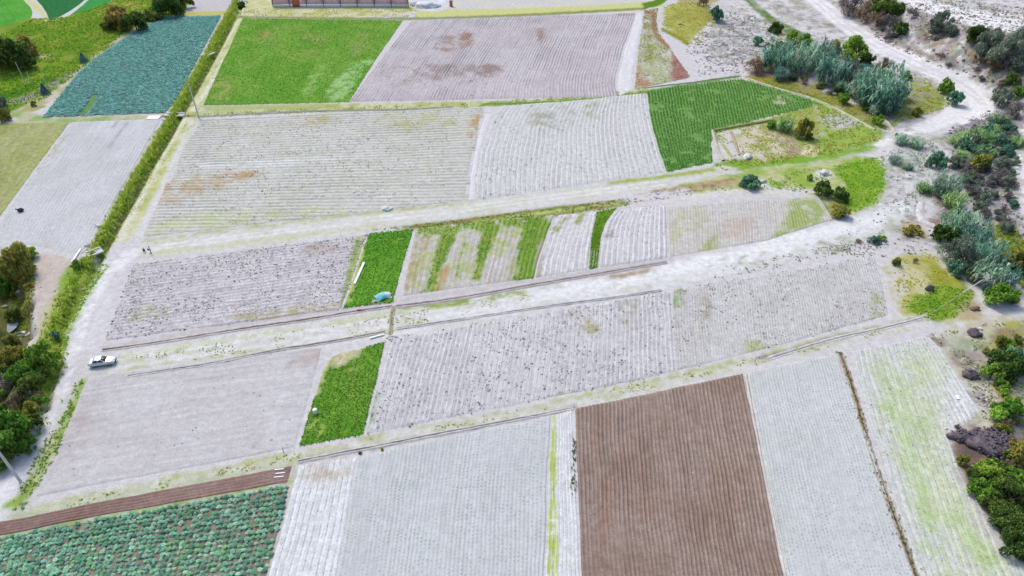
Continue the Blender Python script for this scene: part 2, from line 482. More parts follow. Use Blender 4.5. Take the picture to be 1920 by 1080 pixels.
P([(1505, 272), (1535, 276), (1525, 292), (1500, 292)], (220, 212, 184), na=.6)
P([(1532, 222), (1572, 208), (1632, 232), (1560, 246)], (196, 198, 202), na=.5, col2=(178, 182, 170), cs=2)
P([(1335, 244), (1342, 270), (1350, 300)], (205, 205, 200), w=9, na=.5)
P([(1338, 246), (1400, 234), (1460, 222), (1530, 200)], (150, 165, 72), w=8, na=.7)
P([(1400, 148), (1460, 168), (1540, 190), (1600, 222), (1640, 244)], (208, 206, 180), w=3, na=.3, soft=.3)
P([(1652, 220), (1665, 235), (1678, 252)], (200, 190, 175), w=6, na=.4)
# --- eroded bank below the upper road
P([(1575, -20), (1700, -25), (1790, 40), (1930, 60), (1930, 180), (1850, 165), (1740, 120), (1640, 70)], (152, 140, 143), col2=(184, 175, 180), cs=3, na=1.5)
P([(1710, 60), (1770, 70), (1850, 90), (1850, 130), (1770, 105)], (168, 145, 122), cov=.5, covs=3, na=1.5)
P([(1570, 0), (1640, 60), (1600, 10)], (150, 130, 130), na=1)
P([(1835, 110), (1960, 130), (1960, 190), (1880, 165)], (115, 105, 110), na=1.5)
P([(1695, 20), (1708, 55), (1712, 78), (1745, 98)], (224, 220, 226), w=8, na=.5)
P([(1725, 35), (1712, 60)], (224, 220, 226), w=5, na=.4)
for pts, w_ in (([(1660, 40), (1700, 75), (1712, 90)], 4), ([(1745, 98), (1770, 88), (1778, 70)], 4), ([(1830, 80), (1822, 110), (1818, 128)], 5), ([(1790, 100), (1770, 112), (1755, 108)], 4), ([(1845, 140), (1822, 135), (1800, 140)], 5), ([(1740, 30), (1750, 55), (1745, 80)], 4), ([(1860, 150), (1850, 165), (1838, 172)], 6)):
    P(pts, (226, 222, 228), w=w_, na=.4)
P([(1722, 70), (1750, 60), (1742, 88)], (140, 120, 118), na=.6)
P([(1815, 92), (1832, 96), (1826, 120), (1814, 118)], (156, 126, 98), na=.6)
P([(1770, 100), (1800, 118), (1845, 140), (1880, 165)], (150, 134, 130), w=8, na=.7, cov=.6)
P([(1600, 60), (1690, 108), (1790, 138)], (180, 168, 164), w=10, na=.8, cov=.5)
P([(1800, 45), (1806, 75), (1798, 105), (1815, 130)], (220, 216, 222), w=[5, 7, 14, 16], na=.6)
# --- dust roads
ROAD_LOW = [(1480, -40), (1535, 5), (1590, 50), (1650, 88), (1715, 118), (1790, 152), (1838, 184)]
P(ROAD_LOW, (240, 238, 244), w=[26, 26, 26, 28, 32, 42, 60], na=.7, soft=.6, col2=(222, 219, 227), cs=4)
P([(1800, 160), (1850, 175), (1872, 205), (1850, 225), (1800, 235), (1750, 222), (1775, 200)], (240, 238, 244), na=.9)
P([(1820, 205), (1770, 225), (1715, 245), (1660, 265), (1640, 275)], (236, 234, 240), w=[30, 26, 20, 14, 8], na=.7, soft=.5)
ROAD_UP = [(1640, -40), (1715, 2), (1790, 28), (1860, 40), (1960, 52)]
P(ROAD_UP, (242, 241, 246), w=[30, 28, 28, 32, 36], na=.6, soft=.5)
P([(1910, 200), (1900, 300), (1905, 380), (1960, 430), (1990, 200)], (230, 228, 237), na=1.2)
# --- right-hand scrub slope
P([(1765, 245), (1860, 215), (1900, 190), (1930, 190), (1898, 300), (1905, 400), (1940, 480), (1860, 440), (1800, 340)], (142, 134, 147), col2=(170, 162, 173), cs=3, na=1.2)
P([(1770, 250), (1830, 235), (1880, 225), (1870, 300), (1800, 310)], (128, 150, 110), cov=.5, covs=3, na=1.5)
P([(1815, 250), (1805, 265), (1793, 290)], (196, 198, 212), w=8, na=.5)
P([(1850, 410), (1900, 425), (1960, 500), (1960, 560), (1890, 520)], (150, 152, 50), col2=(118, 138, 44), cs=3, na=1)
P([(1870, 490), (1900, 540), (1925, 590)], (215, 208, 200), w=10, na=.8)
# --- right end of the long plot
P([(1650, 295), (1755, 270), (1790, 370), (1760, 440), (1700, 450), (1560, 440), (1560, 405), (1655, 385)], (216, 213, 220), col2=(200, 198, 200), cs=2, na=1)
P([(1655, 280), (1720, 270), (1730, 300), (1665, 330)], (160, 180, 165), cov=.45, covs=1.4, na=1.2)
P([(1655, 300), (1690, 300), (1680, 380), (1655, 375)], (150, 148, 150), cov=.32, covs=1.2, na=1)
P([(1755, 368), (1775, 362), (1792, 390), (1775, 412), (1740, 432), (1755, 405)], (146, 120, 120), na=.6)
P([(1720, 350), (1748, 362), (1735, 372)], (140, 120, 118), na=.7)
P([(1728, 372), (1748, 368), (1762, 405), (1735, 412)], (208, 206, 212), na=.5)
P([(1680, 415), (1720, 410), (1738, 440), (1725, 450), (1690, 430)], (206, 192, 150), col2=(188, 170, 118), cs=1.2, na=.8)
P([(1690, 440), (1705, 435), (1712, 448), (1698, 450)], (160, 132, 135), na=.5)
P([(1380, 320), (1520, 305), (1660, 285), (1660, 372), (1610, 400), (1565, 402), (1530, 362), (1400, 352), (1255, 372), (1255, 350)], (150, 176, 82), col2=(190, 194, 144), cs=3, na=.8)
P([(1560, 312), (1660, 288), (1655, 378), (1600, 398), (1570, 380), (1590, 350)], (112, 158, 46), col2=(142, 172, 66), cs=3, na=.8)
P([(1245, 378), (1330, 362), (1480, 358), (1530, 356)], (214, 212, 210), w=[14, 12, 12, 8], na=.8)
P([(1180, 385), (1250, 365), (1400, 345), (1400, 330), (1250, 352), (1180, 366)], (188, 172, 132), col2=(160, 140, 110), cs=1.5, na=.6)
P([(1170, 372), (1240, 368), (1290, 360)], (212, 208, 214), w=14, na=.8)
P([(1425, 335), (1440, 342), (1430, 352)], (224, 224, 234), na=.6)
P([(1535, 318), (1560, 322), (1552, 338), (1530, 335)], (226, 224, 234), na=.6)
P([(1530, 362), (1545, 385), (1560, 412)], (120, 130, 60), w=6, na=.5)
P([(1545, 385), (1570, 378), (1590, 395), (1570, 412)], (150, 150, 80), na=.6)
P([(1668, 480), (1745, 470), (1790, 520), (1832, 560), (1840, 598), (1740, 605), (1690, 585), (1665, 560)], (176, 174, 96), col2=(200, 196, 158), cs=4, na=.9)
P([(1740, 480), (1790, 520), (1810, 560), (1770, 555), (1735, 520)], (156, 158, 62), na=.8)
P([(1690, 570), (1760, 535), (1825, 545), (1820, 575), (1790, 595), (1740, 602)], (110, 150, 48), col2=(136, 165, 62), cs=3, na=.8)
P([(1660, 490), (1690, 500), (1700, 560), (1670, 585)], (206, 202, 196), na=.8)
P([(1755, 462), (1790, 512), (1820, 548)], (82, 118, 42), w=6, na=.4)
P([(1800, 560), (1850, 575), (1840, 605), (1800, 600)], (185, 170, 140), na=.7)
# --- bottom right wasteland
P([(1735, 622), (1850, 600), (2100, 560), (2200, 1100), (1940, 1060), (1850, 950), (1800, 880), (1775, 820), (1842, 772), (1800, 690)], (192, 188, 164), col2=(206, 202, 192), cs=4, na=.7)
P([(1850, 620), (1930, 600), (2000, 660), (1930, 680), (1860, 665)], (156, 126, 96), na=1.0, col2=(176, 172, 96), cs=4)
P([(1850, 640), (1920, 650), (1880, 665), (1830, 660)], (168, 172, 96), na=.8, cov=.6)
P([(1745, 628), (1800, 672), (1842, 735)], (150, 135, 130), w=14, na=.7, cov=.65, covs=1.4)
P([(1795, 650), (1850, 690), (1880, 770), (1850, 775), (1810, 710)], (205, 200, 196), na=.8, col2=(186, 178, 170), cs=1.5)
P([(1855, 720), (1960, 700), (1960, 780), (1890, 790)], (176, 156, 110), na=1)
P([(1770, 815), (1860, 790), (1930, 760), (2000, 900), (1990, 1060), (1930, 1040), (1830, 900)], (128, 104, 100), col2=(108, 92, 92), cs=2, na=.7)
P([(1815, 900), (1860, 960), (1915, 1015), (1950, 1045)], (150, 124, 118), w=18, na=.5)
P([(1788, 835), (1812, 880), (1825, 905)], (130, 105, 98), w=14, na=.4)
# --- left: gully, turf, road
P([(30, 476), (150, 480), (130, 520), (95, 565), (62, 600), (45, 570), (40, 520)], (204, 192, 188), na=.5)
P([(-60, 480), (60, 465), (55, 560), (50, 680), (-60, 760)], (128, 128, 78), col2=(100, 108, 62), cs=3, na=.7)
P([(60, 600), (95, 560), (100, 600), (70, 650), (45, 640)], (198, 192, 186), na=.5)
P([(-80, 640), (60, 640), (60, 760), (20, 860), (-80, 900)], (118, 110, 84), col2=(88, 104, 50), cs=2.5, na=.7)
P([(178, 492), (150, 520), (118, 572), (96, 628), (88, 690), (62, 770), (30, 850), (0, 890)], (138, 164, 60), w=[30, 40, 46, 42, 44, 44, 36, 30], na=.5, col2=(172, 186, 86), cs=2)
P([(100, 560), (85, 600), (78, 640)], (192, 190, 150), w=14, na=.5)
P([(170, 494), (140, 530), (112, 560), (108, 520), (140, 490)], (140, 172, 74), na=.5)
ROAD_LEFT = [(262, 462), (228, 478), (190, 520), (160, 575), (142, 640), (118, 715), (88, 790), (50, 860), (0, 935), (-60, 1010)]
P(ROAD_LEFT, (230, 229, 236), w=[28, 36, 32, 30, 31, 30, 30, 38, 48, 54], na=.4, soft=.4, col2=(208, 206, 216), cs=2.5)
P([(196, 545), (172, 600), (152, 660), (170, 665), (200, 600), (215, 550)], (214, 212, 220), na=.5)
P([(205, 500), (166, 550), (132, 610), (120, 660), (104, 715)], (150, 176, 78), w=[5, 8, 10, 10, 8], na=.5, cov=.8)
P([(158, 712), (140, 760), (112, 815), (80, 872), (52, 920), (18, 958)], (150, 174, 84), w=[8, 20, 22, 22, 20, 26], na=.5, col2=(190, 196, 150), cs=1.5)
# --- path along the top of the long plot
P([(250, 452), (420, 428), (880, 378), (1250, 328), (1350, 308), (1400, 318), (1250, 352), (880, 408), (560, 452), (260, 492)], (214, 213, 215), na=.5, col2=(206, 206, 196), cs=4)
P([(262, 452), (480, 424), (700, 398), (880, 380)], (184, 186, 144), w=5, na=.5, cov=.7, covs=2)
P([(270, 478), (420, 460), (560, 440), (700, 424)], (204, 204, 176), w=7, na=.6, cov=.7, covs=2)
P([(1140, 344), (1250, 331), (1340, 318)], (164, 176, 90), w=7, na=.5)
P([(690, 432), (880, 408), (1000, 392), (1180, 372), (1180, 385), (1050, 405), (870, 424)], (150, 140, 92), col2=(128, 146, 68), cs=3, na=.5)
P([(870, 420), (1010, 400), (1160, 381)], (186, 196, 130), w=4, na=.4)
# --- farm lane through the middle
P([(190, 668), (440, 628), (735, 580), (1000, 535), (1290, 488), (1560, 425), (1700, 375), (1720, 400), (1640, 445), (1300, 532), (1000, 586), (735, 632), (440, 676), (165, 708)], (222, 221, 226), col2=(208, 208, 206), cs=3, na=.4)
P([(225, 676), (420, 645), (620, 612), (735, 594), (900, 566), (1000, 552)], (184, 190, 142), w=[10, 12, 14, 10, 12, 6], na=.6, cov=.55, covs=2.5, op=.85)
P([(240, 690), (440, 662), (640, 632), (730, 616), (800, 600)], (186, 192, 146), w=[8, 10, 20, 16, 8], na=.6, cov=.5, covs=2.5, op=.85)
P([(200, 672), (500, 625), (735, 586)], (206, 208, 184), w=6, na=.5, cov=.7)
for off in (-7, 7):
    P([(215, 683 + off), (440, 650 + off), (640, 618 + off), (735, 604 + off), (900, 574 + off), (1100, 540 + off), (1290, 508 + off * 1.2)], (226, 225, 231), w=[4, 4, 5, 6, 6, 6, 7], na=.35, soft=.3, cov=.7, covs=2.5)
for off in (-6, 6):
    P([(250 + off, 466), (196 + off, 520), (163 + off, 578), (145 + off, 640), (122 + off, 712), (92 + off, 786), (54 + off, 858), (6 + off, 930)], (234, 233, 240), w=5, na=.3, soft=.3, cov=.75, covs=3)
for off in (-3.5, 3.5):
    P([(280, 466 + off), (420, 448 + off), (640, 418 + off), (880, 390 + off), (1250, 342 + off)], (228, 227, 230), w=3, na=.3, soft=.3, cov=.7, covs=3)
for pts in (ROAD_LOW + [(1850, 205)], ROAD_UP):
    for off in (-5, 6):
        P([(a, b + off) for a, b in pts], (214, 210, 218), w=3, na=.5, soft=.4, cov=.7, covs=4)
P([(745, 580), (860, 568), (985, 546)], (150, 166, 82), w=[5, 12, 8], na=.5, cov=.7)
P([(190, 655), (420, 612), (735, 566), (990, 528), (1270, 486)], (198, 192, 195), w=9, na=.3)
P([(1000, 556), (1100, 536), (1300, 498), (1480, 456), (1640, 412), (1700, 385)], (234, 234, 240), w=[10, 14, 22, 26, 28, 18], na=1.2, soft=.9, cov=.8, covs=2)
P([(1140, 520), (1200, 512), (1225, 505)], (176, 158, 140), w=9, na=.6, cov=.6, covs=2)
P([(1330, 500), (1460, 478), (1600, 450)], (170, 172, 160), w=22, na=.8, cov=.25, covs=1.2)
P([(1560, 470), (1625, 452), (1660, 440)], (150, 160, 130), w=14, na=.8, cov=.45, covs=1.5)
# --- lower edge of the long plot
P([(20, 962), (300, 905), (560, 858), (800, 812), (1080, 757), (1400, 686), (1560, 640), (1740, 598)], (210, 209, 206), w=[16, 16, 16, 16, 14, 14, 22, 24], na=.4, col2=(196, 198, 178), cs=2)
P([(20, 972), (300, 918), (555, 868)], (184, 192, 160), w=8, na=.3)
P([(60, 955), (300, 900), (560, 848), (690, 820), (1000, 762), (1270, 704), (1420, 668), (1560, 636), (1690, 605)], (182, 188, 138), w=[3, 3, 4, 5, 7, 8, 12, 14, 10], na=.5, cov=.55, covs=2)
P([(560, 866), (740, 830), (1000, 780), (1080, 764)], (150, 140, 135), w=3.5, na=.2)
P([(1420, 672), (1560, 634), (1640, 618), (1732, 596)], (150, 142, 146), w=4, na=.3)
P([(1600, 632), (1660, 616), (1720, 604)], (216, 213, 220), w=10, na=.4)
# --- strip edges between the bottom fields
P([(0, 1008), (300, 948), (550, 902)], (150, 168, 84), w=7, na=.4)
P([(555, 868), (540, 930), (500, 1080)], (190, 186, 170), w=8, na=.3)
P([(1074, 768), (1080, 900), (1092, 1080)], (216, 216, 222), w=10, na=.3)

# ---- stains lying on the fields
S([(560, 60), (610, 60), (590, 105), (545, 110)], (150, 158, 92), cov=.5, covs=4, na=2.5, soft=2.2, op=.75)
S([(660, 60), (720, 70), (700, 95), (650, 110)], (160, 158, 106), cov=.5, covs=4, na=2.5, soft=2.2, op=.75)
S([(470, 60), (520, 50), (500, 90)], (150, 150, 90), cov=.5, covs=3, na=2, soft=1.5)
S([(400, 150), (450, 140), (430, 190), (390, 190)], (150, 160, 90), cov=.4, covs=3, na=2, soft=1.5)
S([(575, 150), (600, 120), (620, 120), (600, 160), (560, 190)], (140, 180, 96), cov=.5, covs=2, na=1.5, soft=1)
S([(600, 192), (640, 135), (665, 118), (706, 106), (700, 118), (672, 138), (652, 188)], (156, 192, 128), na=1.2, soft=.8, col2=(120, 170, 84), cs=2)
S([(810, 66), (885, 62), (880, 92), (815, 100)], (165, 148, 145), cov=.55, covs=2.5, na=2, soft=1.2)
S([(862, 62), (890, 60), (885, 85), (862, 88)], (160, 132, 122), cov=.7, covs=2.5, na=1.5, soft=1)
S([(700, 135), (800, 120), (940, 120), (950, 135), (840, 165), (720, 160)], (165, 152, 152), cov=.5, covs=3, na=2, soft=1.5)
S([(890, 125), (945, 120), (940, 140), (890, 145)], (156, 138, 138), cov=.6, covs=2.5, na=1.5, soft=1.2)
S([(1000, 55), (1025, 55), (1020, 78), (1004, 78)], (160, 138, 130), cov=.7, covs=2.5, na=1, soft=1)
S([(1150, 22), (1195, 18), (1195, 30), (1155, 32)], (168, 150, 142), na=.8, soft=.8, op=.7)
S([(60, 300), (100, 270), (140, 250), (60, 330)], (160, 168, 92), cov=.5, covs=5, na=2, soft=2)
S([(560, 216), (640, 222), (600, 232), (545, 232)], (184, 178, 130), cov=.5, covs=3, na=2, soft=1.5)
S([(880, 222), (905, 210), (895, 250), (878, 262)], (190, 160, 118), cov=.7, covs=2.5, na=1, soft=1)
S([(700, 215), (880, 210), (870, 260), (720, 240)], (190, 190, 150), cov=.45, covs=4, na=2, soft=2)
S([(300, 330), (440, 322), (500, 330), (440, 345), (340, 375), (295, 390)], (194, 174, 150), cov=.55, covs=2.5, na=2, soft=1.5)
S([(400, 320), (500, 326), (480, 335), (410, 335)], (188, 158, 126), cov=.55, covs=2.5, na=1.2, soft=1)
S([(330, 312), (480, 304), (640, 292), (640, 302), (480, 318)], (220, 222, 228), na=1.2, soft=1.2, op=.8)
S([(270, 440), (300, 405), (640, 385), (640, 400), (400, 425)], (196, 204, 160), cov=.55, covs=3, na=2, soft=1.5, op=.8)
S([(715, 386), (735, 385), (742, 396), (712, 398)], (230, 230, 238), na=.6, soft=.5)
S([(745, 395), (790, 388), (800, 395), (750, 402)], (200, 186, 180), na=.6, soft=.6)
S([(980, 205), (1060, 195), (1080, 215), (1060, 260), (1000, 250)], (178, 180, 170), cov=.4, covs=4, na=2, soft=1.5)
S([(1090, 200), (1120, 190), (1140, 220), (1100, 225)], (176, 184, 160), cov=.5, covs=3, na=1.5, soft=1)
S([(1385, 190), (1440, 175), (1475, 195), (1460, 215), (1400, 215)], (132, 158, 84), cov=.4, covs=4, na=2, soft=2)
S([(1455, 178), (1475, 184), (1470, 200), (1450, 194)], (186, 180, 160), cov=.6, covs=2, na=1, soft=.8)
S([(1345, 245), (1420, 224), (1425, 232), (1350, 252)], (176, 176, 140), na=1, soft=.8)
S([(1208, 22), (1226, 24), (1226, 60), (1240, 78), (1262, 90)], (168, 132, 108), w=[10, 9, 9, 9, 7], na=.7, soft=.6)
S([(1262, 88), (1278, 100), (1290, 130), (1298, 148), (1260, 154), (1258, 130)], (152, 104, 108), na=.8, soft=.8, col2=(170, 130, 124), cs=2)
S([(1188, 120), (1200, 125), (1205, 150), (1230, 158), (1190, 166)], (180, 142, 122), na=.9, soft=.9, cov=.7, covs=2)
S([(1212, 60), (1232, 80), (1222, 130), (1208, 140)], (150, 158, 92), na=1, soft=1, cov=.7, covs=2.5)
# long plot, upper row
S([(240, 590), (300, 570), (315, 580), (260, 600)], (184, 192, 140), na=1, soft=1, cov=.7, covs=2)
S([(560, 460), (640, 450), (640, 470), (580, 478)], (190, 178, 178), cov=.5, covs=2.5, na=1.2, soft=1)
S([(420, 590), (560, 575), (640, 560), (640, 582), (450, 612)], (190, 184, 160), cov=.6, covs=2, na=.8, soft=.8)
S([(420, 606), (600, 585), (640, 575), (640, 582)], (176, 160, 120), cov=.5, covs=2, na=.6, soft=.6)
S([(665, 440), (690, 436), (662, 560), (640, 580)], (176, 184, 120), na=.7, soft=.6)
S([(672, 452), (652, 520), (640, 578)], (100, 140, 46), w=5, na=.3, soft=.3)
S([(676, 470), (655, 545)], (176, 190, 110), w=10, na=.5, soft=.5, op=.8)
G1, G2 = (120, 160, 60), (150, 168, 80)
S([(800, 440), (778, 490), (760, 550)], (170, 168, 110), w=24, na=.5, soft=.6, cov=.55, covs=1.5, col2=(180, 160, 120))
S([(790, 440), (1000, 412), (990, 450), (880, 520), (800, 548), (770, 548)], (178, 188, 132), cov=.42, covs=2.2, na=1, soft=1)
S([(845, 430), (822, 490), (806, 548)], G1, w=[28, 24, 22], na=.5, soft=.5, col2=G2, cs=2)
S([(840, 500), (826, 530), (818, 548)], (190, 162, 118), w=14, na=.5, soft=.6, cov=.7, covs=1.5)
S([(780, 436), (900, 420), (1030, 404)], (150, 176, 90), w=[16, 30, 38], na=1.0, soft=.7, cov=.8, covs=3)
S([(875, 440), (862, 490), (848, 545)], (160, 180, 110), w=5, na=.4, soft=.4, cov=.6)
S([(925, 420), (905, 470), (893, 525)], G1, w=[30, 20, 16], na=.5, soft=.4, col2=G2, cs=2)
S([(940, 430), (955, 430), (945, 480), (930, 480)], (170, 184, 120), na=.8, soft=.8, cov=.6, covs=2)
S([(1010, 412), (992, 470), (984, 528)], G1, w=[52, 46, 42], na=.6, soft=.5, col2=(132, 166, 66), cs=2)
S([(955, 490), (972, 480), (970, 525), (945, 528)], (176, 178, 140), na=.8, soft=.8)
S([(1016, 450), (1008, 500), (1004, 525)], (176, 160, 146), w=8, na=.4, soft=.5)
S([(1070, 405), (1050, 420), (1042, 440)], (170, 172, 120), w=8, na=.6, soft=.5, cov=.6, covs=1.5)
S([(1095, 398), (1080, 420)], (150, 164, 90), w=8, na=.5, soft=.5)
S([(1106, 470), (1122, 470), (1120, 505), (1104, 506)], (190, 196, 170), na=.4, soft=.6)
S([(1130, 440), (1150, 435), (1150, 445), (1130, 450)], (170, 165, 160), na=.8, soft=.6, cov=.6)
S([(1255, 385), (1320, 380), (1340, 470), (1258, 484)], (196, 194, 170), na=1, soft=1, cov=.5, covs=2)
S([(1320, 450), (1350, 440), (1340, 478), (1316, 486)], (168, 176, 120), na=.7, soft=.7, cov=.7, covs=2)
S([(1340, 420), (1420, 400), (1410, 440), (1350, 450)], (200, 186, 182), na=1, soft=1.2, cov=.6)
S([(1470, 380), (1530, 368), (1552, 410), (1480, 440), (1440, 450), (1470, 420)], (164, 178, 112), na=1, soft=1, cov=.75, covs=3)
# long plot, lower row
S([(560, 660), (625, 650), (600, 680), (540, 690)], (186, 172, 170), na=1.2, soft=1.5, cov=.7)
S([(620, 655), (700, 640), (655, 680), (618, 690)], (196, 190, 158), na=.6, soft=.6)
S([(588, 740), (608, 690), (620, 664)], (186, 184, 140), w=[10, 12, 14], na=.4, soft=.5)
S([(652, 690), (664, 690), (662, 720), (650, 720)], (160, 160, 100), na=.8, soft=.8, cov=.6, covs=1.5)
S([(650, 735), (690, 728), (680, 742)], (140, 166, 80), na=.8, soft=.8, op=.7)
S([(640, 700), (690, 690), (700, 760), (660, 780)], (128, 164, 66), cov=.5, covs=2, na=1.2, soft=1)
S([(575, 800), (600, 770), (610, 800), (590, 838), (566, 838)], (146, 172, 84), cov=.6, covs=1.5, na=.8, soft=.8)
S([(720, 440), (770, 434), (760, 460), (725, 470)], (116, 162, 62), cov=.5, covs=1.5, na=.8, soft=.8)
S([(700, 540), (735, 545), (735, 572), (690, 575)], (126, 160, 74), cov=.5, covs=1.2, na=.6, soft=.6)
S([(662, 830), (690, 800), (705, 740)], (130, 165, 70), w=10, na=.5, soft=.5, op=.6)
S([(570, 700), (420, 720), (200, 740)], (210, 208, 214), w=14, na=.8, soft=1.2, op=.6)
S([(535, 720), (520, 780), (500, 830)], (218, 216, 222), w=6, na=.5, soft=.6, op=.5)
S([(480, 760), (510, 765), (500, 780)], (218, 216, 222), w=5, na=.5, soft=.6, op=.5)
S([(110, 830), (160, 760), (180, 745), (170, 800), (110, 890)], (190, 182, 186), na=1, soft=1.2, cov=.6, covs=2)
S([(1090, 600), (1120, 600), (1125, 625), (1095, 625)], (176, 172, 140), na=.8, soft=.7, cov=.6, covs=1.3)
S([(1050, 575), (1085, 575), (1085, 595), (1055, 592)], (176, 168, 166), na=.8, soft=.7, cov=.5, covs=1.2)
S([(1160, 565), (1200, 560), (1195, 590), (1170, 630), (1160, 600)], (178, 174, 168), na=.8, soft=.7, cov=.5, covs=1.3)
S([(1260, 545), (1285, 542), (1275, 570), (1262, 575)], (150, 168, 110), na=.6, soft=.6, cov=.6, covs=1.3)
S([(1310, 545), (1335, 550), (1330, 610), (1312, 605)], (184, 176, 168), na=.8, soft=.8, cov=.6, covs=1.6)
S([(1395, 640), (1425, 640), (1440, 668), (1400, 678)], (160, 182, 96), na=.6, soft=.6, col2=(186, 190, 150), cs=1.2)
S([(1560, 640), (1650, 610), (1660, 590), (1640, 600)], (150, 172, 84), na=.6, soft=.6, cov=.7, covs=1.6)
S([(1630, 560), (1660, 545), (1668, 585), (1640, 600)], (176, 180, 140), na=.8, soft=.8, cov=.5, covs=1.6)
S([(1020, 745), (1060, 740), (1090, 735), (1040, 758)], (150, 150, 80), na=.5, soft=.4)
# bottom fields
S([(575, 885), (660, 880), (655, 900), (570, 900)], (206, 200, 190), na=.7, soft=.7, col2=(190, 176, 160), cs=1.5)
S([(570, 872), (620, 862), (660, 856), (640, 866), (580, 880)], (186, 166, 158), na=.4, soft=.4, cov=.7, covs=1.5)
for off, cc in ((-5, (190, 204, 112)), (1, (176, 198, 88)), (7, (200, 210, 138))):
    S([(1036 + off * .5, 780), (1037 + off * .8, 900), (1036 + off, 990), (1036 + off * 1.3, 1120)], cc, w=[3, 4, 5, 6], na=.12, soft=.14, cov=.8, covs=2)
S([(1110, 780), (1140, 780), (1150, 1080), (1120, 1080)], (150, 122, 110), na=.5, soft=1.2, cov=.45, covs=5)
S([(1160, 850), (1230, 830), (1260, 1000), (1170, 1000)], (158, 134, 126), na=2, soft=2, cov=.5, covs=5)
S([(1300, 880), (1380, 850), (1420, 960), (1330, 980)], (156, 136, 126), na=2, soft=2, cov=.5, covs=5)
S([(1625, 665), (1735, 640), (1790, 720), (1760, 810), (1800, 900), (1880, 1030), (1900, 1120), (1760, 1120), (1700, 930), (1650, 780)], (206, 213, 190), cov=.56, covs=5, na=2, soft=2.5)
S([(1640, 680), (1720, 660), (1740, 720), (1680, 760)], (192, 206, 168), na=2, soft=1.5, cov=.6, covs=3)
S([(1640, 720), (1680, 760), (1740, 880), (1720, 900), (1680, 820)], (186, 206, 156), na=1.5, soft=1.2, cov=.55, covs=3)
S([(1690, 830), (1740, 930), (1790, 1040), (1750, 1060), (1715, 960)], (186, 206, 156), na=1.5, soft=1.2, cov=.6, covs=3)
S([(1800, 940), (1850, 1020), (1880, 1060), (1840, 1080), (1790, 990)], (186, 206, 156), na=1.5, soft=1.2, cov=.55, covs=2.5)
S([(1700, 760), (1730, 760), (1750, 830), (1720, 840)], (184, 204, 150), na=1.5, soft=1.2, cov=.55, covs=2.5)
P([(1398, 702), (1434, 880), (1476, 1085)], (150, 140, 128), w=5, na=.2, soft=.25)
S([(1574, 660), (1592, 710)], (150, 134, 106), w=8, na=.4, soft=.4, cov=.8)
S([(1800, 880), (1850, 960), (1920, 1040)], (190, 184, 190), w=[12, 16, 26], na=.5, soft=.8)
S([(1790, 690), (1838, 770), (1780, 815), (1760, 780)], (222, 222, 230), na=1, soft=1.2)
S([(240, 230), (222, 252), (204, 278)], (176, 176, 184), w=4, na=.4, soft=.5)
S([(220, 228), (212, 240)], (176, 176, 184), w=4, na=.4, soft=.5)
S([(178, 180), (168, 200), (154, 214)], (100, 150, 80), w=8, na=.6, soft=.6)

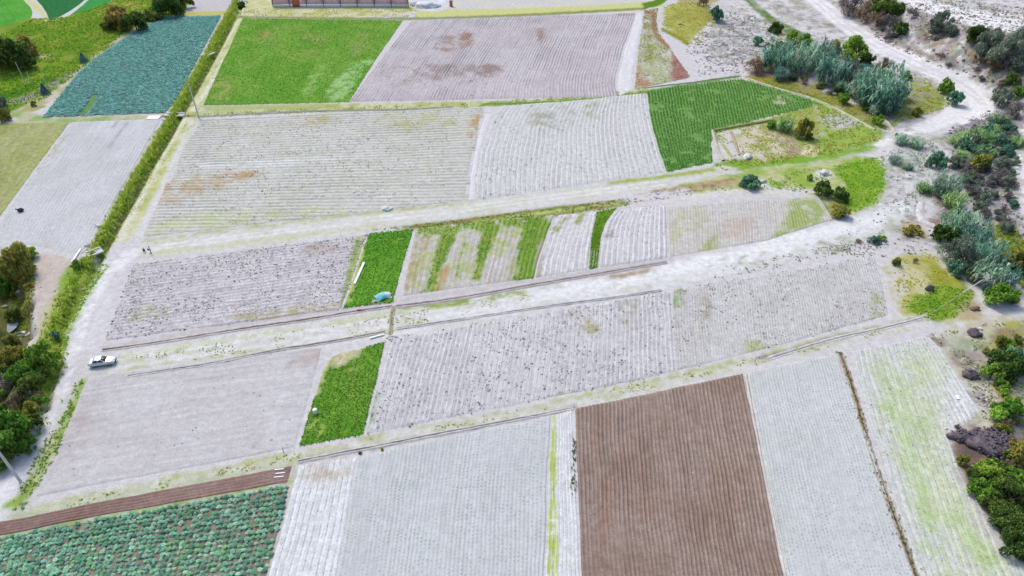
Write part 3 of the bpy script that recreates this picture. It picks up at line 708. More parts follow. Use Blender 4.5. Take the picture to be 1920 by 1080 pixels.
# ------------------------------------------------------------------ the ground sheet, cut into its zones
def ground():
    xs = [np.arange(-216, 216.01, .62)]
    ext = 216 * 1.28 ** np.arange(1, 14)
    xs = np.concatenate([-ext[::-1], xs[0], ext])
    ys = [30.0]
    while ys[-1] < 330: ys.append(ys[-1] + max(.36, .0038 * ys[-1]))
    top = 330 * 1.3 ** np.arange(1, 12)
    bot = 30 - 3 * 1.7 ** np.arange(1, 13)
    ys = np.concatenate([bot[::-1], np.array(ys), top])
    X, Y = np.meshgrid(xs, ys)
    x, y = X.ravel(), Y.ravel()
    z = hgt(x, y)
    col = paint(x, y, C(PALE), LAYERS)
    # weeds and damp patches mottling the wild ground
    wild = np.maximum(sstep(0, 6, sdf_poly(x, y, G([(1300, 90), (1345, 5), (1500, -30), (1960, -30), (1980, 470), (1750, 480), (1640, 440), (1660, 265), (1420, 140)]))), sstep(0, 3, sdf_poly(x, y, G([(1750, 625), (1960, 590), (1990, 900), (1800, 800)]))))
    road = np.minimum.reduce([dist_line(x, y, GR(ROAD_LOW + [(1850, 205), (1740, 240)])) / 4, dist_line(x, y, GR(ROAD_UP)) / 5])
    wild = wild * sstep(.8, 1.3, road)
    grit = fbm(x, y, .9, 200, 2) - .5
    for cc, sc, thr, op, sd_ in (((150, 156, 118), 5, .60, .6, 201), ((150, 136, 132), 4, .60, .55, 202), ((226, 223, 230), 6, .60, .3, 203), ((138, 134, 140), 1.6, .62, .55, 204), ((128, 150, 128), 2.2, .64, .5, 205)):
        f = sstep(thr - .06, thr + .1, fbm(x, y, sc, sd_, 4) + grit * .35) * op * wild
        col = col * (1 - f[:, None]) + C(cc) * f[:, None]
    nx, ny = len(xs), len(ys)
    i, j = np.meshgrid(np.arange(nx - 1), np.arange(ny - 1))
    a = (j * nx + i).ravel()
    F = np.column_stack([a, a + 1, a + nx + 1, a + nx])
    fx, fy = x[F].mean(1), y[F].mean(1)
    lab = np.zeros(len(F), int)
    zones = [('dirt_road', stroke_poly(ROAD_LEFT, [30, 40, 36, 34, 38, 36, 36, 44, 54, 60]), 'pale dirt road running down the left side past the parked car'),
             ('dirt_road', stroke_poly(ROAD_LOW + [(1850, 205)], [26, 26, 26, 28, 32, 42, 60, 60]), 'winding white dust road below the eroded bank at upper right'),
             ('dirt_road', stroke_poly(ROAD_UP, [30, 28, 28, 32, 36]), 'white dust road along the top of the eroded bank in the far corner'),
             ('farm_track', stroke_poly([(495, -12), (461, 30), (416, 105), (376, 175), (332, 233), (292, 302), (254, 378), (218, 455)], [30, 28, 28, 30, 34, 38, 44, 46]), 'two-rut farm track with grass between hedge bank and fields'),
             ('farm_lane', [(190, 660), (735, 572), (1290, 482), (1700, 372), (1720, 400), (1300, 532), (735, 632), (165, 708)], 'pale weedy lane through the middle of the long plot'),
             ('field_path', [(250, 452), (880, 378), (1250, 328), (1350, 308), (1400, 318), (1250, 352), (880, 408), (560, 452), (260, 492)], 'pale path between the middle row of fields and the long plot'),
             ('hillside', None, 'dusty eroded bank with gullies between the two upper right roads')]
    objs = []
    for k, (nm, poly, lb) in enumerate(zones, 1):
        p = HILL if poly is None else GR(np.asarray(poly, float))
        m = (fx > p[:, 0].min()) & (fx < p[:, 0].max()) & (fy > p[:, 1].min()) & (fy < p[:, 1].max()) & (lab == 0)
        idx = np.where(m)[0]
        lab[idx[sdf_poly(fx[idx], fy[idx], p) > 0]] = k
    V = np.column_stack([x, y, z])
    for k in range(len(zones) + 1):
        f = F[lab == k]
        if len(f) == 0: continue
        u, inv = np.unique(f, return_inverse=True)
        nm, lb = ('ground', 'pale dusty ground, turf and banks around the fields') if k == 0 else (zones[k - 1][0], zones[k - 1][2])
        o = mk(nm, V[u], inv.reshape(f.shape), M_SOIL, col[u], smooth=True)
        tag(o, lb, None, None, 'structure')
ground()

# ------------------------------------------------------------------ fields: ribs run along the furrows
FIELDS = {}
def resample(p, n):
    d = np.concatenate([[0], np.cumsum(np.linalg.norm(np.diff(p, axis=0), axis=1))])
    t = np.linspace(0, d[-1], n)
    return np.column_stack([np.interp(t, d, p[:, 0]), np.interp(t, d, p[:, 1])]), d[-1]

def field(key, name, label, ribs, base, mat, spacing=.8, amp=.08, per=6, step=.5, clip=None, us=None, lift=.05, rough=.02, base2=None, bs=6.0, stains=True, wob=.0):
    R = []
    for r in ribs:
        g = G(r)
        if len(g) > 2: g = chaikin(g, 2, closed=False)
        if r[0][1] >= 1080:      # carry on beyond the frame
            d = g[0] - g[1]; g = np.vstack([g[0] + d / np.linalg.norm(d) * 10, g])
        R.append(g)
    L = np.mean([resample(r, 4)[1] for r in R])
    nv = max(4, int(L / step))
    R = np.array([resample(r, nv)[0] for r in R])                 # ribs, nv, 2
    wid = np.linalg.norm(np.diff(R, axis=0), axis=2).mean(1)
    us = np.concatenate([[0], np.cumsum(wid)]) / wid.sum()
    rows = max(1, int(round(wid.sum() / spacing)))
    nu = rows * per + 1
    u = np.linspace(0, 1, nu)
    Pt = np.empty((nu, nv, 2))
    for k in range(nv):
        Pt[:, k, 0] = np.interp(u, us, R[:, k, 0]); Pt[:, k, 1] = np.interp(u, us, R[:, k, 1])
    wx, wy = Pt[..., 0].copy(), Pt[..., 1].copy()
    Pt[..., 0] += (fbm(wx, wy, 6, 501, 2) - .5) * .36 + (fbm(wx, wy, 24, 503, 2) - .5) * .6
    Pt[..., 1] += (fbm(wx, wy, 6, 502, 2) - .5) * .36 + (fbm(wx, wy, 24, 504, 2) - .5) * .6
    ur = np.repeat((u * rows)[:, None], nv, 1)
    vr = np.repeat(np.linspace(0, L, nv)[None], nu, 0)
    x, y = Pt[..., 0].ravel(), Pt[..., 1].ravel()
    if wob:
        w = (fbm(vr.ravel(), ur.ravel() * .1, 6, 77, 2) - .5) * wob
    else: w = 0
    ph = 2 * np.pi * (ur.ravel() + w)
    z = hgt(x, y) + lift + amp * (.5 - .5 * np.cos(ph)) * (.55 + .75 * _hash(np.floor(ur.ravel()), np.zeros(ur.size), 71)) * (.2 + .6 * fbm(x, y, 1.2, 41, 2) + .8 * sstep(.35, .65, fbm(x, y, 11., 48, 3))) + rough * (fbm(x, y, .5, 43, 2) - .5) * 2
    c0 = C(base)
    if base2 is not None:
        f = sstep(.3, .7, fbm(x, y, bs, 60, 4))[:, None]
        c0 = c0 * (1 - f) + C(base2) * f
    col = paint(x, y, c0, STAINS) if stains else np.broadcast_to(c0, (len(x), 3))
    i, j = np.meshgrid(np.arange(nu - 1), np.arange(nv - 1), indexing='ij')
    a = (i * nv + j).ravel()
    F = np.column_stack([a, a + nv, a + nv + 1, a + 1])
    V = np.column_stack([x, y, z])
    # face upward
    n = np.cross(V[F[0, 1]] - V[F[0, 0]], V[F[0, 3]] - V[F[0, 0]])
    if n[2] < 0: F = F[:, ::-1]
    if clip is not None:
        cp = G(clip)
        keep = sdf_poly(x[F].mean(1), y[F].mean(1), cp) > 0
        F = F[keep]
        uq, inv = np.unique(F, return_inverse=True)
        F = inv.reshape(F.shape); V = V[uq]; col = col[uq]
        uv = np.column_stack([ur.ravel(), vr.ravel()])[uq]
    else:
        cp = None
        uv = np.column_stack([ur.ravel(), vr.ravel()])
    rim = np.bincount(F.ravel(), minlength=len(V)) < 4          # edges slope down into the ground
    V[rim, 2] = hgt(V[rim, 0], V[rim, 1]) - .05
    o = mk(name, V, F, mat, col, uv, smooth=True)
    tag(o, label, None, None, 'structure')
    FIELDS[key] = dict(P=Pt, rows=rows, L=L, u=u, lift=lift, amp=amp, clip=cp)
    return o

def fpos(key, u, v):
    """(u,v in 0..1) on a field -> x,y"""
    Pt = FIELDS[key]['P']; nu, nv = Pt.shape[:2]
    a = np.clip(np.asarray(u) * (nu - 1), 0, nu - 1.001); b = np.clip(np.asarray(v) * (nv - 1), 0, nv - 1.001)
    i, j = a.astype(int), b.astype(int); fa, fb = (a - i)[:, None], (b - j)[:, None]
    p = (Pt[i, j] * (1 - fa) + Pt[i + 1, j] * fa) * (1 - fb) + (Pt[i, j + 1] * (1 - fa) + Pt[i + 1, j + 1] * fa) * fb
    return p[:, 0], p[:, 1]

GREYG = C((150, 156, 140)); DARKW = C((118, 116, 112)); STUB = C((150, 146, 146))
m_plain = soil_mat('ploughed_earth', row_tint=C((160, 152, 156)), row_w=.3, row_amt=.55, at_row=0.0, clod=.2, streak=.08)
m_ridge = soil_mat('ridged_earth', dots=C((128, 132, 118)), dot_spacing=.55, dot_r=.24, dot_keep=.5, at_row=.02, row_tint=C((164, 164, 162)), row_w=.3, row_amt=.75, clod=.2, streak=.06)
m_clod = soil_mat('cloddy_earth', clod=.5, streak=.07, row_tint=C((165, 160, 165)), row_w=.35, row_amt=.5, var=.2)
m_smooth = soil_mat('harrowed_earth', streak=.07, var=.12, clod=.08)
m_seed = soil_mat('seeded_earth', dots=C((158, 166, 164)), dot_spacing=.5, dot_r=.36, dot_keep=.7, at_row=.5, streak=.05, var=.09)
m_brown = soil_mat('brown_furrow_earth', streak=.13, var=.2, clod=.1, row_tint=C((122, 102, 96)), row_w=.3, row_amt=.55, at_row=.0)
m_turf = soil_mat('turf_earth', var=.22, streak=.1)
m_weedrow = soil_mat('weedy_row_earth', dots=C((140, 150, 118)), dot_spacing=.6, dot_r=.3, dot_keep=.45, at_row=0.0, row_tint=C((164, 168, 146)), row_w=.36, row_amt=.6, clod=.2, streak=.08)

# top row
field('F1', 'grass_field', 'bright green grass field with faint diagonal mowing streaks, top left of centre', [[(380, 198), (455, 34)], [(655, 193), (700, 118), (757, 38)]], (102, 154, 54), m_turf, 1.2, .05, 4, .8, base2=(122, 164, 70))
field('F2', 'ploughed_field', 'grey ploughed field with fine diagonal furrows and brown damp patches', [[(655, 192), (702, 124), (772, 38)], [(1158, 182), (1150, 150), (1172, 80), (1192, 24)]], (200, 194, 202), m_plain, .9, .19, 6, .7, base2=(192, 184, 192))
field('F2b', 'headland_strip', 'smooth white headland strip along the right edge of the grey ploughed field', [[(1160, 182), (1154, 150), (1176, 80), (1194, 24)], [(1185, 170), (1190, 120), (1200, 70), (1205, 22)]], (224, 222, 230), m_smooth, 2, .02, 4, .8)
field('F3', 'weedy_plot', 'overgrown plot with mottled green and reddish weeds beside a dusty path', [[(1188, 170), (1192, 120), (1208, 20)], [(1296, 145), (1258, 92), (1228, 52), (1235, 15)]], (190, 192, 176), m_turf, 1.5, .03, 4, .7, base2=(176, 182, 150), bs=3)
field('F4', 'cabbage_field', 'field planted with blue-green cabbages at far left', [[(78, 220), (150, 132), (212, 84), (300, 33)], [(308, 213), (330, 190), (392, 72), (415, 30)]], (120, 140, 128), m_turf, 1.2, .04, 4, .9, base2=(110, 134, 124))
field('F5', 'grass_field', 'bright green pasture in the far left corner', [[(-120, 85), (-160, -30)], [(58, 34), (62, 18), (40, -8)]], (78, 158, 58), m_turf, 2, .03, 4, 1.2, base2=(96, 166, 66))
field('F5b', 'crop_field', 'dark green crop plot at the far left edge of the grassland', [[(93, 38), (85, 22), (60, -10)], [(98, 38), (130, 22), (180, -14)]], (46, 116, 66), m_turf, 1.5, .05, 4, 1.0)
field('F5c', 'grass_field', 'small bright green wedge beside the dark green crop plot', [[(128, 30), (182, -14)], [(150, 22), (190, 14), (230, -14)]], (64, 152, 76), m_turf, 2, .03, 4, 1.0)
# left
field('F6a', 'fallow_field', 'olive green fallow field at the left edge', [[(-160, 470), (-160, 232)], [(0, 408), (66, 318), (133, 229)]], (168, 172, 122), m_turf, 1.5, .03, 4, .8, base2=(156, 162, 104))
field('F6', 'seeded_field', 'pale seeded field left of the hedge bank', [[(-8, 448), (2, 412), (68, 318), (135, 228)], [(150, 478), (166, 470), (228, 352), (302, 223)]], (208, 208, 216), m_seed, .75, .06, 4, .6, base2=(200, 200, 206))
# middle row
field('F7', 'stubble_field', 'wide grey stubble field with level rows and straw-coloured weeds', [[(240, 449), (900, 449)], [(340, 225), (930, 199)]], (206, 204, 206), m_weedrow, 1.3, .11, 6, .8, clip=[(262, 446), (372, 222), (640, 209), (908, 201), (902, 240), (886, 300), (878, 376)], base2=(200, 200, 196))
field('F7b', 'headland_strip', 'narrow white headland between the stubble field and the ridged field', [[(878, 376), (884, 310), (900, 240), (912, 212)], [(890, 376), (894, 312), (910, 245), (922, 214)]], (224, 223, 231), m_smooth, 1.5, .02, 4, .8)
field('F8', 'ridged_field', 'pale field with bold curving ridges left of the bright green crop', [[(890, 377), (892, 320), (908, 258), (926, 216), (945, 198)], [(1048, 354), (1050, 290), (1058, 230), (1082, 188)], [(1248, 325), (1230, 272), (1216, 215), (1211, 174)]], (213, 213, 218), m_ridge, 1.15, .16, 6, .7)
field('F9', 'crop_field', 'bright green row crop behind the bare earth pad', [[(1250, 325), (1230, 270), (1218, 220), (1213, 171)], [(1330, 322), (1330, 270), (1325, 220), (1310, 155)], [(1560, 322), (1545, 270), (1530, 215), (1500, 140)]], (116, 156, 86), m_turf, .8, .08, 4, .8, clip=[(1250, 325), (1338, 306), (1334, 268), (1342, 254), (1360, 245), (1420, 226), (1528, 200), (1530, 190), (1450, 165), (1386, 147), (1300, 158), (1213, 171), (1218, 220), (1230, 270)])
# long plot, upper row
field('M1', 'ploughed_field', 'pale cloddy ploughed field beside the dirt road, upper left of the long plot', [[(195, 640), (640, 581)], [(248, 496), (690, 440)]], (208, 205, 213), m_clod, .9, .09, 4, .45, rough=.06, base2=(200, 196, 203), bs=3)
field('M2', 'grass_plot', 'narrow green grass plot with a turquoise tarpaulin at its lower end', [[(643, 580), (668, 500), (692, 438)], [(737, 569), (755, 500), (776, 429)]], (98, 156, 52), m_turf, 1.0, .04, 4, .5, base2=(112, 164, 58))
field('M3', 'striped_field', 'field striped with green and bare earth rows in the long plot', [[(755, 557), (765, 500), (779, 428)], [(890, 538), (903, 470), (918, 413)], [(1003, 524), (1018, 460), (1040, 402)]], (204, 198, 202), m_weedrow, 1.0, .13, 6, .45, base2=(196, 190, 190), bs=3)
field('M3b', 'ridged_field', 'pale ridged strip between two green strips of the long plot', [[(1006, 523), (1020, 460), (1032, 430), (1048, 402)], [(1104, 507), (1108, 450), (1118, 398)]], (216, 214, 221), m_ridge, .95, .16, 6, .45)
field('M3c', 'grass_strip', 'thin curved green strip between two pale ridged strips', [[(1105, 506), (1108, 450), (1118, 398)], [(1121, 503), (1126, 445), (1136, 415), (1156, 391)]], (118, 164, 52), m_turf, .9, .08, 4, .45)
field('M3d', 'ridged_field', 'pale ridged strip with crisp straight rows right of the thin green strip', [[(1122, 503), (1128, 445), (1138, 415), (1158, 391)], [(1251, 484), (1251, 440), (1248, 386)]], (216, 214, 221), m_ridge, .97, .18, 6, .45)
field('M4', 'ridged_field', 'greyish field of fine rows turning green at its right end', [[(1253, 484), (1252, 440), (1250, 387)], [(1440, 452), (1440, 415), (1436, 374)], [(1560, 412), (1548, 388), (1530, 365)]], (205, 202, 203), m_weedrow, .62, .11, 4, .45, base2=(208, 202, 206))
# long plot, lower row
field('M5', 'ploughed_field', 'bare smooth grey field at the lower left of the long plot', [[(62, 934), (300, 888), (555, 840)], [(165, 706), (380, 676), (606, 649)]], (203, 201, 207), m_smooth, 1.1, .03, 4, .4, rough=.04, base2=(198, 194, 199))
field('M6', 'grass_plot', 'lower green grass plot with a white drum at its left edge', [[(560, 839), (588, 745), (612, 672), (640, 660)], [(682, 816), (702, 730), (723, 641)]], (98, 150, 50), m_turf, 1.0, .04, 4, .4, base2=(116, 162, 62))
field('M7', 'ridged_field', 'pale ridged field with dark clods in the middle of the lower row', [[(686, 815), (706, 730), (737, 634)], [(985, 757), (1000, 670), (1012, 588)], [(1269, 699), (1262, 620), (1255, 546)]], (213, 211, 219), m_ridge, .78, .10, 6, .4, base2=(204, 202, 210), bs=4)
field('M8', 'ridged_field', 'fine-rowed grey field at the right end of the lower row', [[(1271, 698), (1264, 620), (1259, 542)], [(1470, 648), (1458, 560), (1447, 512)], [(1668, 592), (1655, 530), (1640, 480)]], (207, 206, 210), m_ridge, .5, .07, 4, .4, base2=(200, 198, 201), bs=5)
# bottom row
field('B1', 'ploughed_strip', 'long brown ploughed strip above the near cabbage field', [[(-60, 1016), (250, 956), (544, 903)], [(-60, 990), (250, 929), (553, 871)]], (150, 126, 122), m_brown, .5, .09, 6, .4, base2=(140, 114, 108))
field('B2', 'cabbage_field', 'bed of dark soil under the near cabbages at lower left', [[(-90, 1090), (-75, 1022)], [(500, 1090), (546, 907)]], (142, 134, 124), m_brown, .62, .06, 4, .4, stains=False)
field('B3', 'ridged_field', 'almost white ridged strip beside the near cabbages', [[(502, 1090), (540, 945), (562, 871)], [(630, 1090), (652, 965), (672, 853)]], (226, 228, 236), m_ridge, .75, .12, 6, .4, base2=(222, 224, 232))
field('B4', 'seeded_field', 'smooth grey seeded field with fine dotted rows at bottom centre', [[(632, 1090), (654, 965), (674, 852)], [(830, 1090), (842, 935), (862, 813)], [(1022, 1090), (1028, 900), (1034, 779)]], (203, 206, 212), m_seed, .52, .06, 4, .35, base2=(198, 201, 207))
field('B4b', 'headland_strip', 'white strip with a yellow-green row left of the brown field', [[(1024, 1090), (1030, 900), (1036, 779)], [(1091, 1090), (1082, 920), (1073, 768)]], (221, 223, 230), m_ridge, .5, .08, 6, .4)
field('B5', 'ploughed_field', 'reddish brown ploughed field with straight furrows at bottom centre', [[(1094, 1090), (1086, 920), (1079, 767)], [(1474, 1090), (1430, 880), (1394, 702)]], (160, 143, 137), m_brown, .54, .18, 6, .35, base2=(150, 130, 122), bs=8)
field('B6', 'seeded_field', 'pale grey seeded field right of the brown field', [[(1480, 1090), (1434, 880), (1402, 699)], [(1716, 1090), (1636, 860), (1572, 663)]], (206, 208, 213), m_seed, .46, .05, 4, .35, base2=(201, 203, 207))
field('B7', 'weedy_field', 'pale field streaked with light green weeds at lower right', [[(1724, 1090), (1644, 860), (1596, 658)], [(1850, 1090), (1765, 850), (1690, 640)], [(2010, 1090), (1890, 860), (1748, 626)]], (211, 212, 217), m_weedrow, .85, .06, 6, .4, clip=[(1596, 658), (1690, 640), (1740, 628), (1800, 690), (1842, 772), (1778, 818), (1800, 885), (1850, 960), (1925, 1040), (1990, 1090), (1990, 1300), (1760, 1300), (1724, 1090), (1644, 860)])

# ------------------------------------------------------------------ vegetation builders
def jitter_cols(pal, n, var=.2, k=1.85):
    pal = np.array([C(c, k) for c in pal])
    c = pal[rng.integers(0, len(pal), n)]
    return np.clip(c * (1 + (rng.random((n, 1)) - .5) * 2 * var) * (1 + (rng.random((n, 3)) - .5) * .12), .003, .8)

def cards(P_, Nrm, size, aspect, cols):
    """small leaf-shaped quads at P_, facing roughly Nrm"""
    n = len(P_)
    r = rng.normal(size=(n, 3))
    nn = Nrm + r * .75
    nn /= np.linalg.norm(nn, axis=1)[:, None] + 1e-9
    t = np.cross(nn, rng.normal(size=(n, 3))); t /= np.linalg.norm(t, axis=1)[:, None] + 1e-9
    b = np.cross(nn, t)
    s = (size * (.6 + .8 * rng.random(n)))[:, None]
    V = np.stack([P_ - t * s, P_ + b * s * aspect, P_ + t * s, P_ - b * s * aspect], 1).reshape(-1, 3)
    F = np.arange(4 * n).reshape(n, 4)
    return V, F, np.repeat(cols, 4, 0)

PALS = dict(
    dkgreen=[(68, 92, 42), (82, 108, 48), (58, 78, 42), (106, 124, 60)],
    green=[(98, 136, 46), (116, 152, 58), (82, 118, 42), (134, 160, 74)],
    bright=[(116, 160, 58), (132, 172, 70), (96, 144, 52), (150, 178, 88)],
    teal=[(78, 118, 98), (98, 140, 118), (64, 100, 86), (118, 154, 132)],
    olive=[(118, 126, 52), (140, 142, 66), (96, 108, 46), (150, 140, 78)],
    ochre=[(150, 138, 70), (170, 152, 86), (122, 116, 56)],
    purple=[(120, 108, 116), (138, 126, 134), (100, 90, 98), (104, 110, 96)],
    dry=[(128, 110, 98), (146, 128, 112), (108, 92, 84), (116, 112, 76)],
    greygreen=[(98, 114, 102), (118, 132, 118), (84, 98, 92), (128, 134, 116)],
    conifer=[(92, 122, 132), (112, 140, 148), (78, 106, 116)],
    silver=[(112, 148, 124), (146, 178, 156), (86, 124, 100), (178, 200, 184)],
    reedteal=[(78, 122, 106), (104, 148, 130), (60, 98, 86), (146, 178, 164)],
    reedgreen=[(110, 150, 92), (134, 170, 112), (90, 134, 76), (150, 180, 130)],
)
def crown_mesh(kind, seed, leaves=1500, size=.085):
    """unit crown: footprint radius 1, height 1"""
    global rng
    keep = rng; rng = np.random.default_rng(seed)
    pal = PALS[kind]
    if kind in ('silver', 'reedteal', 'reedgreen'):
        V, Fc, Cc = [], [], []
        ns = 85
        a = rng.random(ns) * 2 * np.pi; rr = np.sqrt(rng.random(ns)) * .8
        for q in range(ns):
            bx, by = rr[q] * math.cos(a[q]), rr[q] * math.sin(a[q])
            lean = np.array([bx, by]) * .3 + rng.normal(size=2) * .08
            hh = (.45 + .6 * rng.random()) * (1 - .35 * rr[q] ** 2)
            col0 = jitter_cols(pal, 1, .38)[0]
            for l in range(11):
                t = .12 + .88 * rng.random()
                base = np.array([bx + lean[0] * t, by + lean[1] * t, hh * t])
                ang = rng.random() * 2 * np.pi; ln = .18 + .26 * rng.random(); w = .014 + .016 * rng.random()
                d = np.array([math.cos(ang), math.sin(ang), 0]); sd = np.array([-d[1], d[0], 0]) * w
                m_ = base + d * ln * .5 + np.array([0, 0, ln * .45]); e = base + d * ln + np.array([0, 0, ln * (.35 - .5 * rng.random())])
                i0 = len(V)
                V += [base - sd * .8, base + sd * .8, m_ + sd, m_ - sd, e + sd * .2, e - sd * .2]
                Fc += [[i0, i0 + 1, i0 + 2, i0 + 3], [i0 + 3, i0 + 2, i0 + 4, i0 + 5]]
                Cc += [np.clip(col0 * (.85 + .3 * rng.random()), .003, .8)] * 6
            i0 = len(V); w = .010
            top = np.array([bx + lean[0], by + lean[1], hh])
            b0 = np.array([bx, by, -.05])
            V += [b0 - [w, 0, 0], b0 + [w, 0, 0], top + [w * .4, 0, 0], top - [w * .4, 0, 0]]; Fc += [[i0, i0 + 1, i0 + 2, i0 + 3]]
            Cc += [C((150, 150, 110))] * 4
        V, Fc, Cc = np.array(V), np.array(Fc), np.array(Cc)
    elif kind == 'conifer':
        n = 700
        z = rng.random(n) ** 1.4; ang = rng.random(n) * 2 * np.pi
        r = (1 - z) * (.75 + .35 * rng.random(n)) + .04
        Pp = np.column_stack([r * np.cos(ang), r * np.sin(ang), z]); nn = np.column_stack([np.cos(ang), np.sin(ang), np.full(n, .4)])
        V, Fc, Cc = cards(Pp, nn, np.full(n, .13), .35, jitter_cols(pal, n))
    else:
        nl = 20
        la = rng.random(nl) * 2 * np.pi; lr = np.sqrt(rng.random(nl)) * .78
        lz = (.10 + .62 * rng.random(nl)) * np.sqrt(np.maximum(1 - lr ** 2 * .8, .1)); lz[0] = .7; lr[0] = .12
        rad = .15 + .2 * rng.random(nl)
        Vs, Fs, Cs = [], [], []; off = 0
        sparse = .6 if kind in ('purple', 'dry') else 1.0
        asp = .32 if kind in ('purple', 'dry', 'greygreen') else .6
        wts = rad ** 2 / (rad ** 2).sum()
        for q in range(nl):
            n = int(leaves * 1.25 * sparse * wts[q])
            d = rng.normal(size=(n, 3)); d[:, 2] = np.where(d[:, 2] < -.3, -d[:, 2], d[:, 2]); d /= np.linalg.norm(d, axis=1)[:, None]
            rr = rad[q] * (.55 + .55 * rng.random(n) ** .6)
            c0 = np.array([lr[q] * math.cos(la[q]), lr[q] * math.sin(la[q]), lz[q]])
            Pp = c0 + d * rr[:, None] * np.array([1, 1, .8])
            Pp[:, 2] = np.maximum(Pp[:, 2], .03)
            tint = 1 + (rng.random() - .5) * .35
            v, f, cc = cards(Pp, d, np.full(n, size), asp, np.clip(jitter_cols(pal, n) * tint, .003, .8))
            Vs.append(v); Fs.append(f + off); Cs.append(cc); off += len(v)
        V, Fc, Cc = np.vstack(Vs), np.vstack(Fs), np.vstack(Cs)
    me = mk('crown', V, Fc, M_LEAF, Cc, link=False)
    rng = keep
    return me

def tube(pts, radii, sides=6):
    V, F = [], []
    for i, (p, r) in enumerate(zip(pts, radii)):
        p = np.asarray(p, float)
        d = np.asarray(pts[min(i + 1, len(pts) - 1)], float) - np.asarray(pts[max(i - 1, 0)], float)
        d /= np.linalg.norm(d) + 1e-9
        a = np.cross(d, [0.3, 1, .2]); a /= np.linalg.norm(a); b = np.cross(d, a)
        for s in range(sides):
            t = 2 * np.pi * s / sides
            V.append(p + r * (a * math.cos(t) + b * math.sin(t)))
    for i in range(len(pts) - 1):
        for s in range(sides):
            t = (s + 1) % sides
            F.append([i * sides + s, i * sides + t, (i + 1) * sides + t, (i + 1) * sides + s])
    return np.array(V), np.array(F)

def join(parts):
    V, F, o = [], [], 0
    for v, f in parts:
        V.append(v); F.append(np.asarray(f) + o); o += len(v)
    return np.vstack(V), np.vstack(F)

def trunk_mesh(seed):
    r = np.random.default_rng(seed)
    parts = [tube([(0, 0, -.06), (.02, .01, .15), (.03, -.02, .4)], [.075, .055, .04])]
    for k in range(5):
        a = k * 1.26 + r.random() * .6
        parts.append(tube([(.02, 0, .12 + .05 * k), (.25 * math.cos(a), .25 * math.sin(a), .34 + .04 * k), (.5 * math.cos(a), .5 * math.sin(a), .52 + .05 * k)], [.035, .022, .008], 5))
    return mk('trunk', *join(parts), M_BARK, link=False, smooth=True)

CROWNS = {}
TRUNKS = [trunk_mesh(900 + k) for k in range(3)]
nbush = [0]
def plant(px, py, r_px, kind, label, name='shrub', cat='shrub', group=None, hf=.9, big=False, squash=1.0):
    k = nbush[0]; nbush[0] += 1
    r = r_px * mpp(px, py)
    h = 2 * r * hf
    p = at(px, py, h * .42)
    key = (kind, k % 3, big)
    if key not in CROWNS:
        CROWNS[key] = crown_mesh(kind, hash((kind, k % 3)) % 1000 if False else (list(PALS).index(kind) * 10 + k % 3), 3200 if big else 1500, .058 if big else .085)
    o = empty(name, p, random.random() * 6.28, label, cat, group)
    c = bpy.data.objects.new('crown', CROWNS[key]); COL.objects.link(c); c.parent = o
    c.scale = (r * (.95 + .15 * random.random()), r * squash, h)
    if kind not in ('silver', 'reedteal', 'reedgreen'):
        t = bpy.data.objects.new('trunk' if cat == 'tree' else 'stem', TRUNKS[k % 3]); COL.objects.link(t); t.parent = o
        t.scale = (r, r, h)
    return o

def pts_in(poly, dens, soft=0.0, px=True):
    g = G(poly) if px else np.asarray(poly, float)
    x0, y0 = g.min(0); x1, y1 = g.max(0)
    n = int((x1 - x0) * (y1 - y0) * dens)
    x = x0 + rng.random(n) * (x1 - x0); y = y0 + rng.random(n) * (y1 - y0)
    m = sdf_poly(x, y, g) > soft * rng.random(n)
    return x[m], y[m]

def clumpy(x, y, keep, scale=3.0, s=0):
    m = fbm(x, y, scale, s, 3) + (rng.random(len(x)) - .5) * .25 > 1 - keep
    return x[m], y[m]

def blades(name, label, x, y, h, w, pal, nb=5, lift=0.0, k=1.6, spread=.35):
    """tufts of grass: nb pointed blades each, one object"""
    n = len(x)
    if n == 0: return
    z = hgt(x, y) + lift
    X = np.repeat(x, nb); Y = np.repeat(y, nb); Z = np.repeat(z, nb)
    N_ = n * nb
    a = rng.random(N_) * 2 * np.pi
    hh = np.repeat(h * (.6 + .8 * rng.random(n)), nb) * (.6 + .5 * rng.random(N_))
    X = X + rng.normal(size=N_) * spread * .4 * h; Y = Y + rng.normal(size=N_) * spread * .4 * h
    lean = rng.random(N_) * .8 * hh
    la = rng.random(N_) * 2 * np.pi
    ww = w * (.6 + .8 * rng.random(N_))
    b0 = np.column_stack([X - np.cos(a) * ww, Y - np.sin(a) * ww, Z - .02])
    b1 = np.column_stack([X + np.cos(a) * ww, Y + np.sin(a) * ww, Z - .02])
    tp = np.column_stack([X + np.cos(la) * lean, Y + np.sin(la) * lean, Z + hh])
    V = np.stack([b0, b1, tp], 1).reshape(-1, 3)
    c = np.repeat(jitter_cols(pal, n, .2, k), nb, 0); c = c * (.85 + .3 * rng.random((N_, 1)))
    o = mk(name, V, np.arange(3 * N_).reshape(-1, 3), M_GRASS, np.repeat(c, 3, 0))
    return tag(o, label, 'grass', None, 'stuff')

# ------------------------------------------------------------------ grass and crops
def along(pts_px, width, dens):
    g = resample(G(pts_px), 400)[0]
    L = np.linalg.norm(np.diff(g, axis=0), axis=1).sum()
    n = int(L * width * dens)
    i = rng.integers(0, 399, n); t = rng.random(n)[:, None]
    p = g[i] * (1 - t) + g[i + 1] * t
    d = g[i + 1] - g[i]; nn = np.column_stack([-d[:, 1], d[:, 0]]) / (np.linalg.norm(d, axis=1)[:, None] + 1e-9)
    p = p + nn * (rng.normal(size=(n, 1)) * width * .3)
    return p[:, 0], p[:, 1]

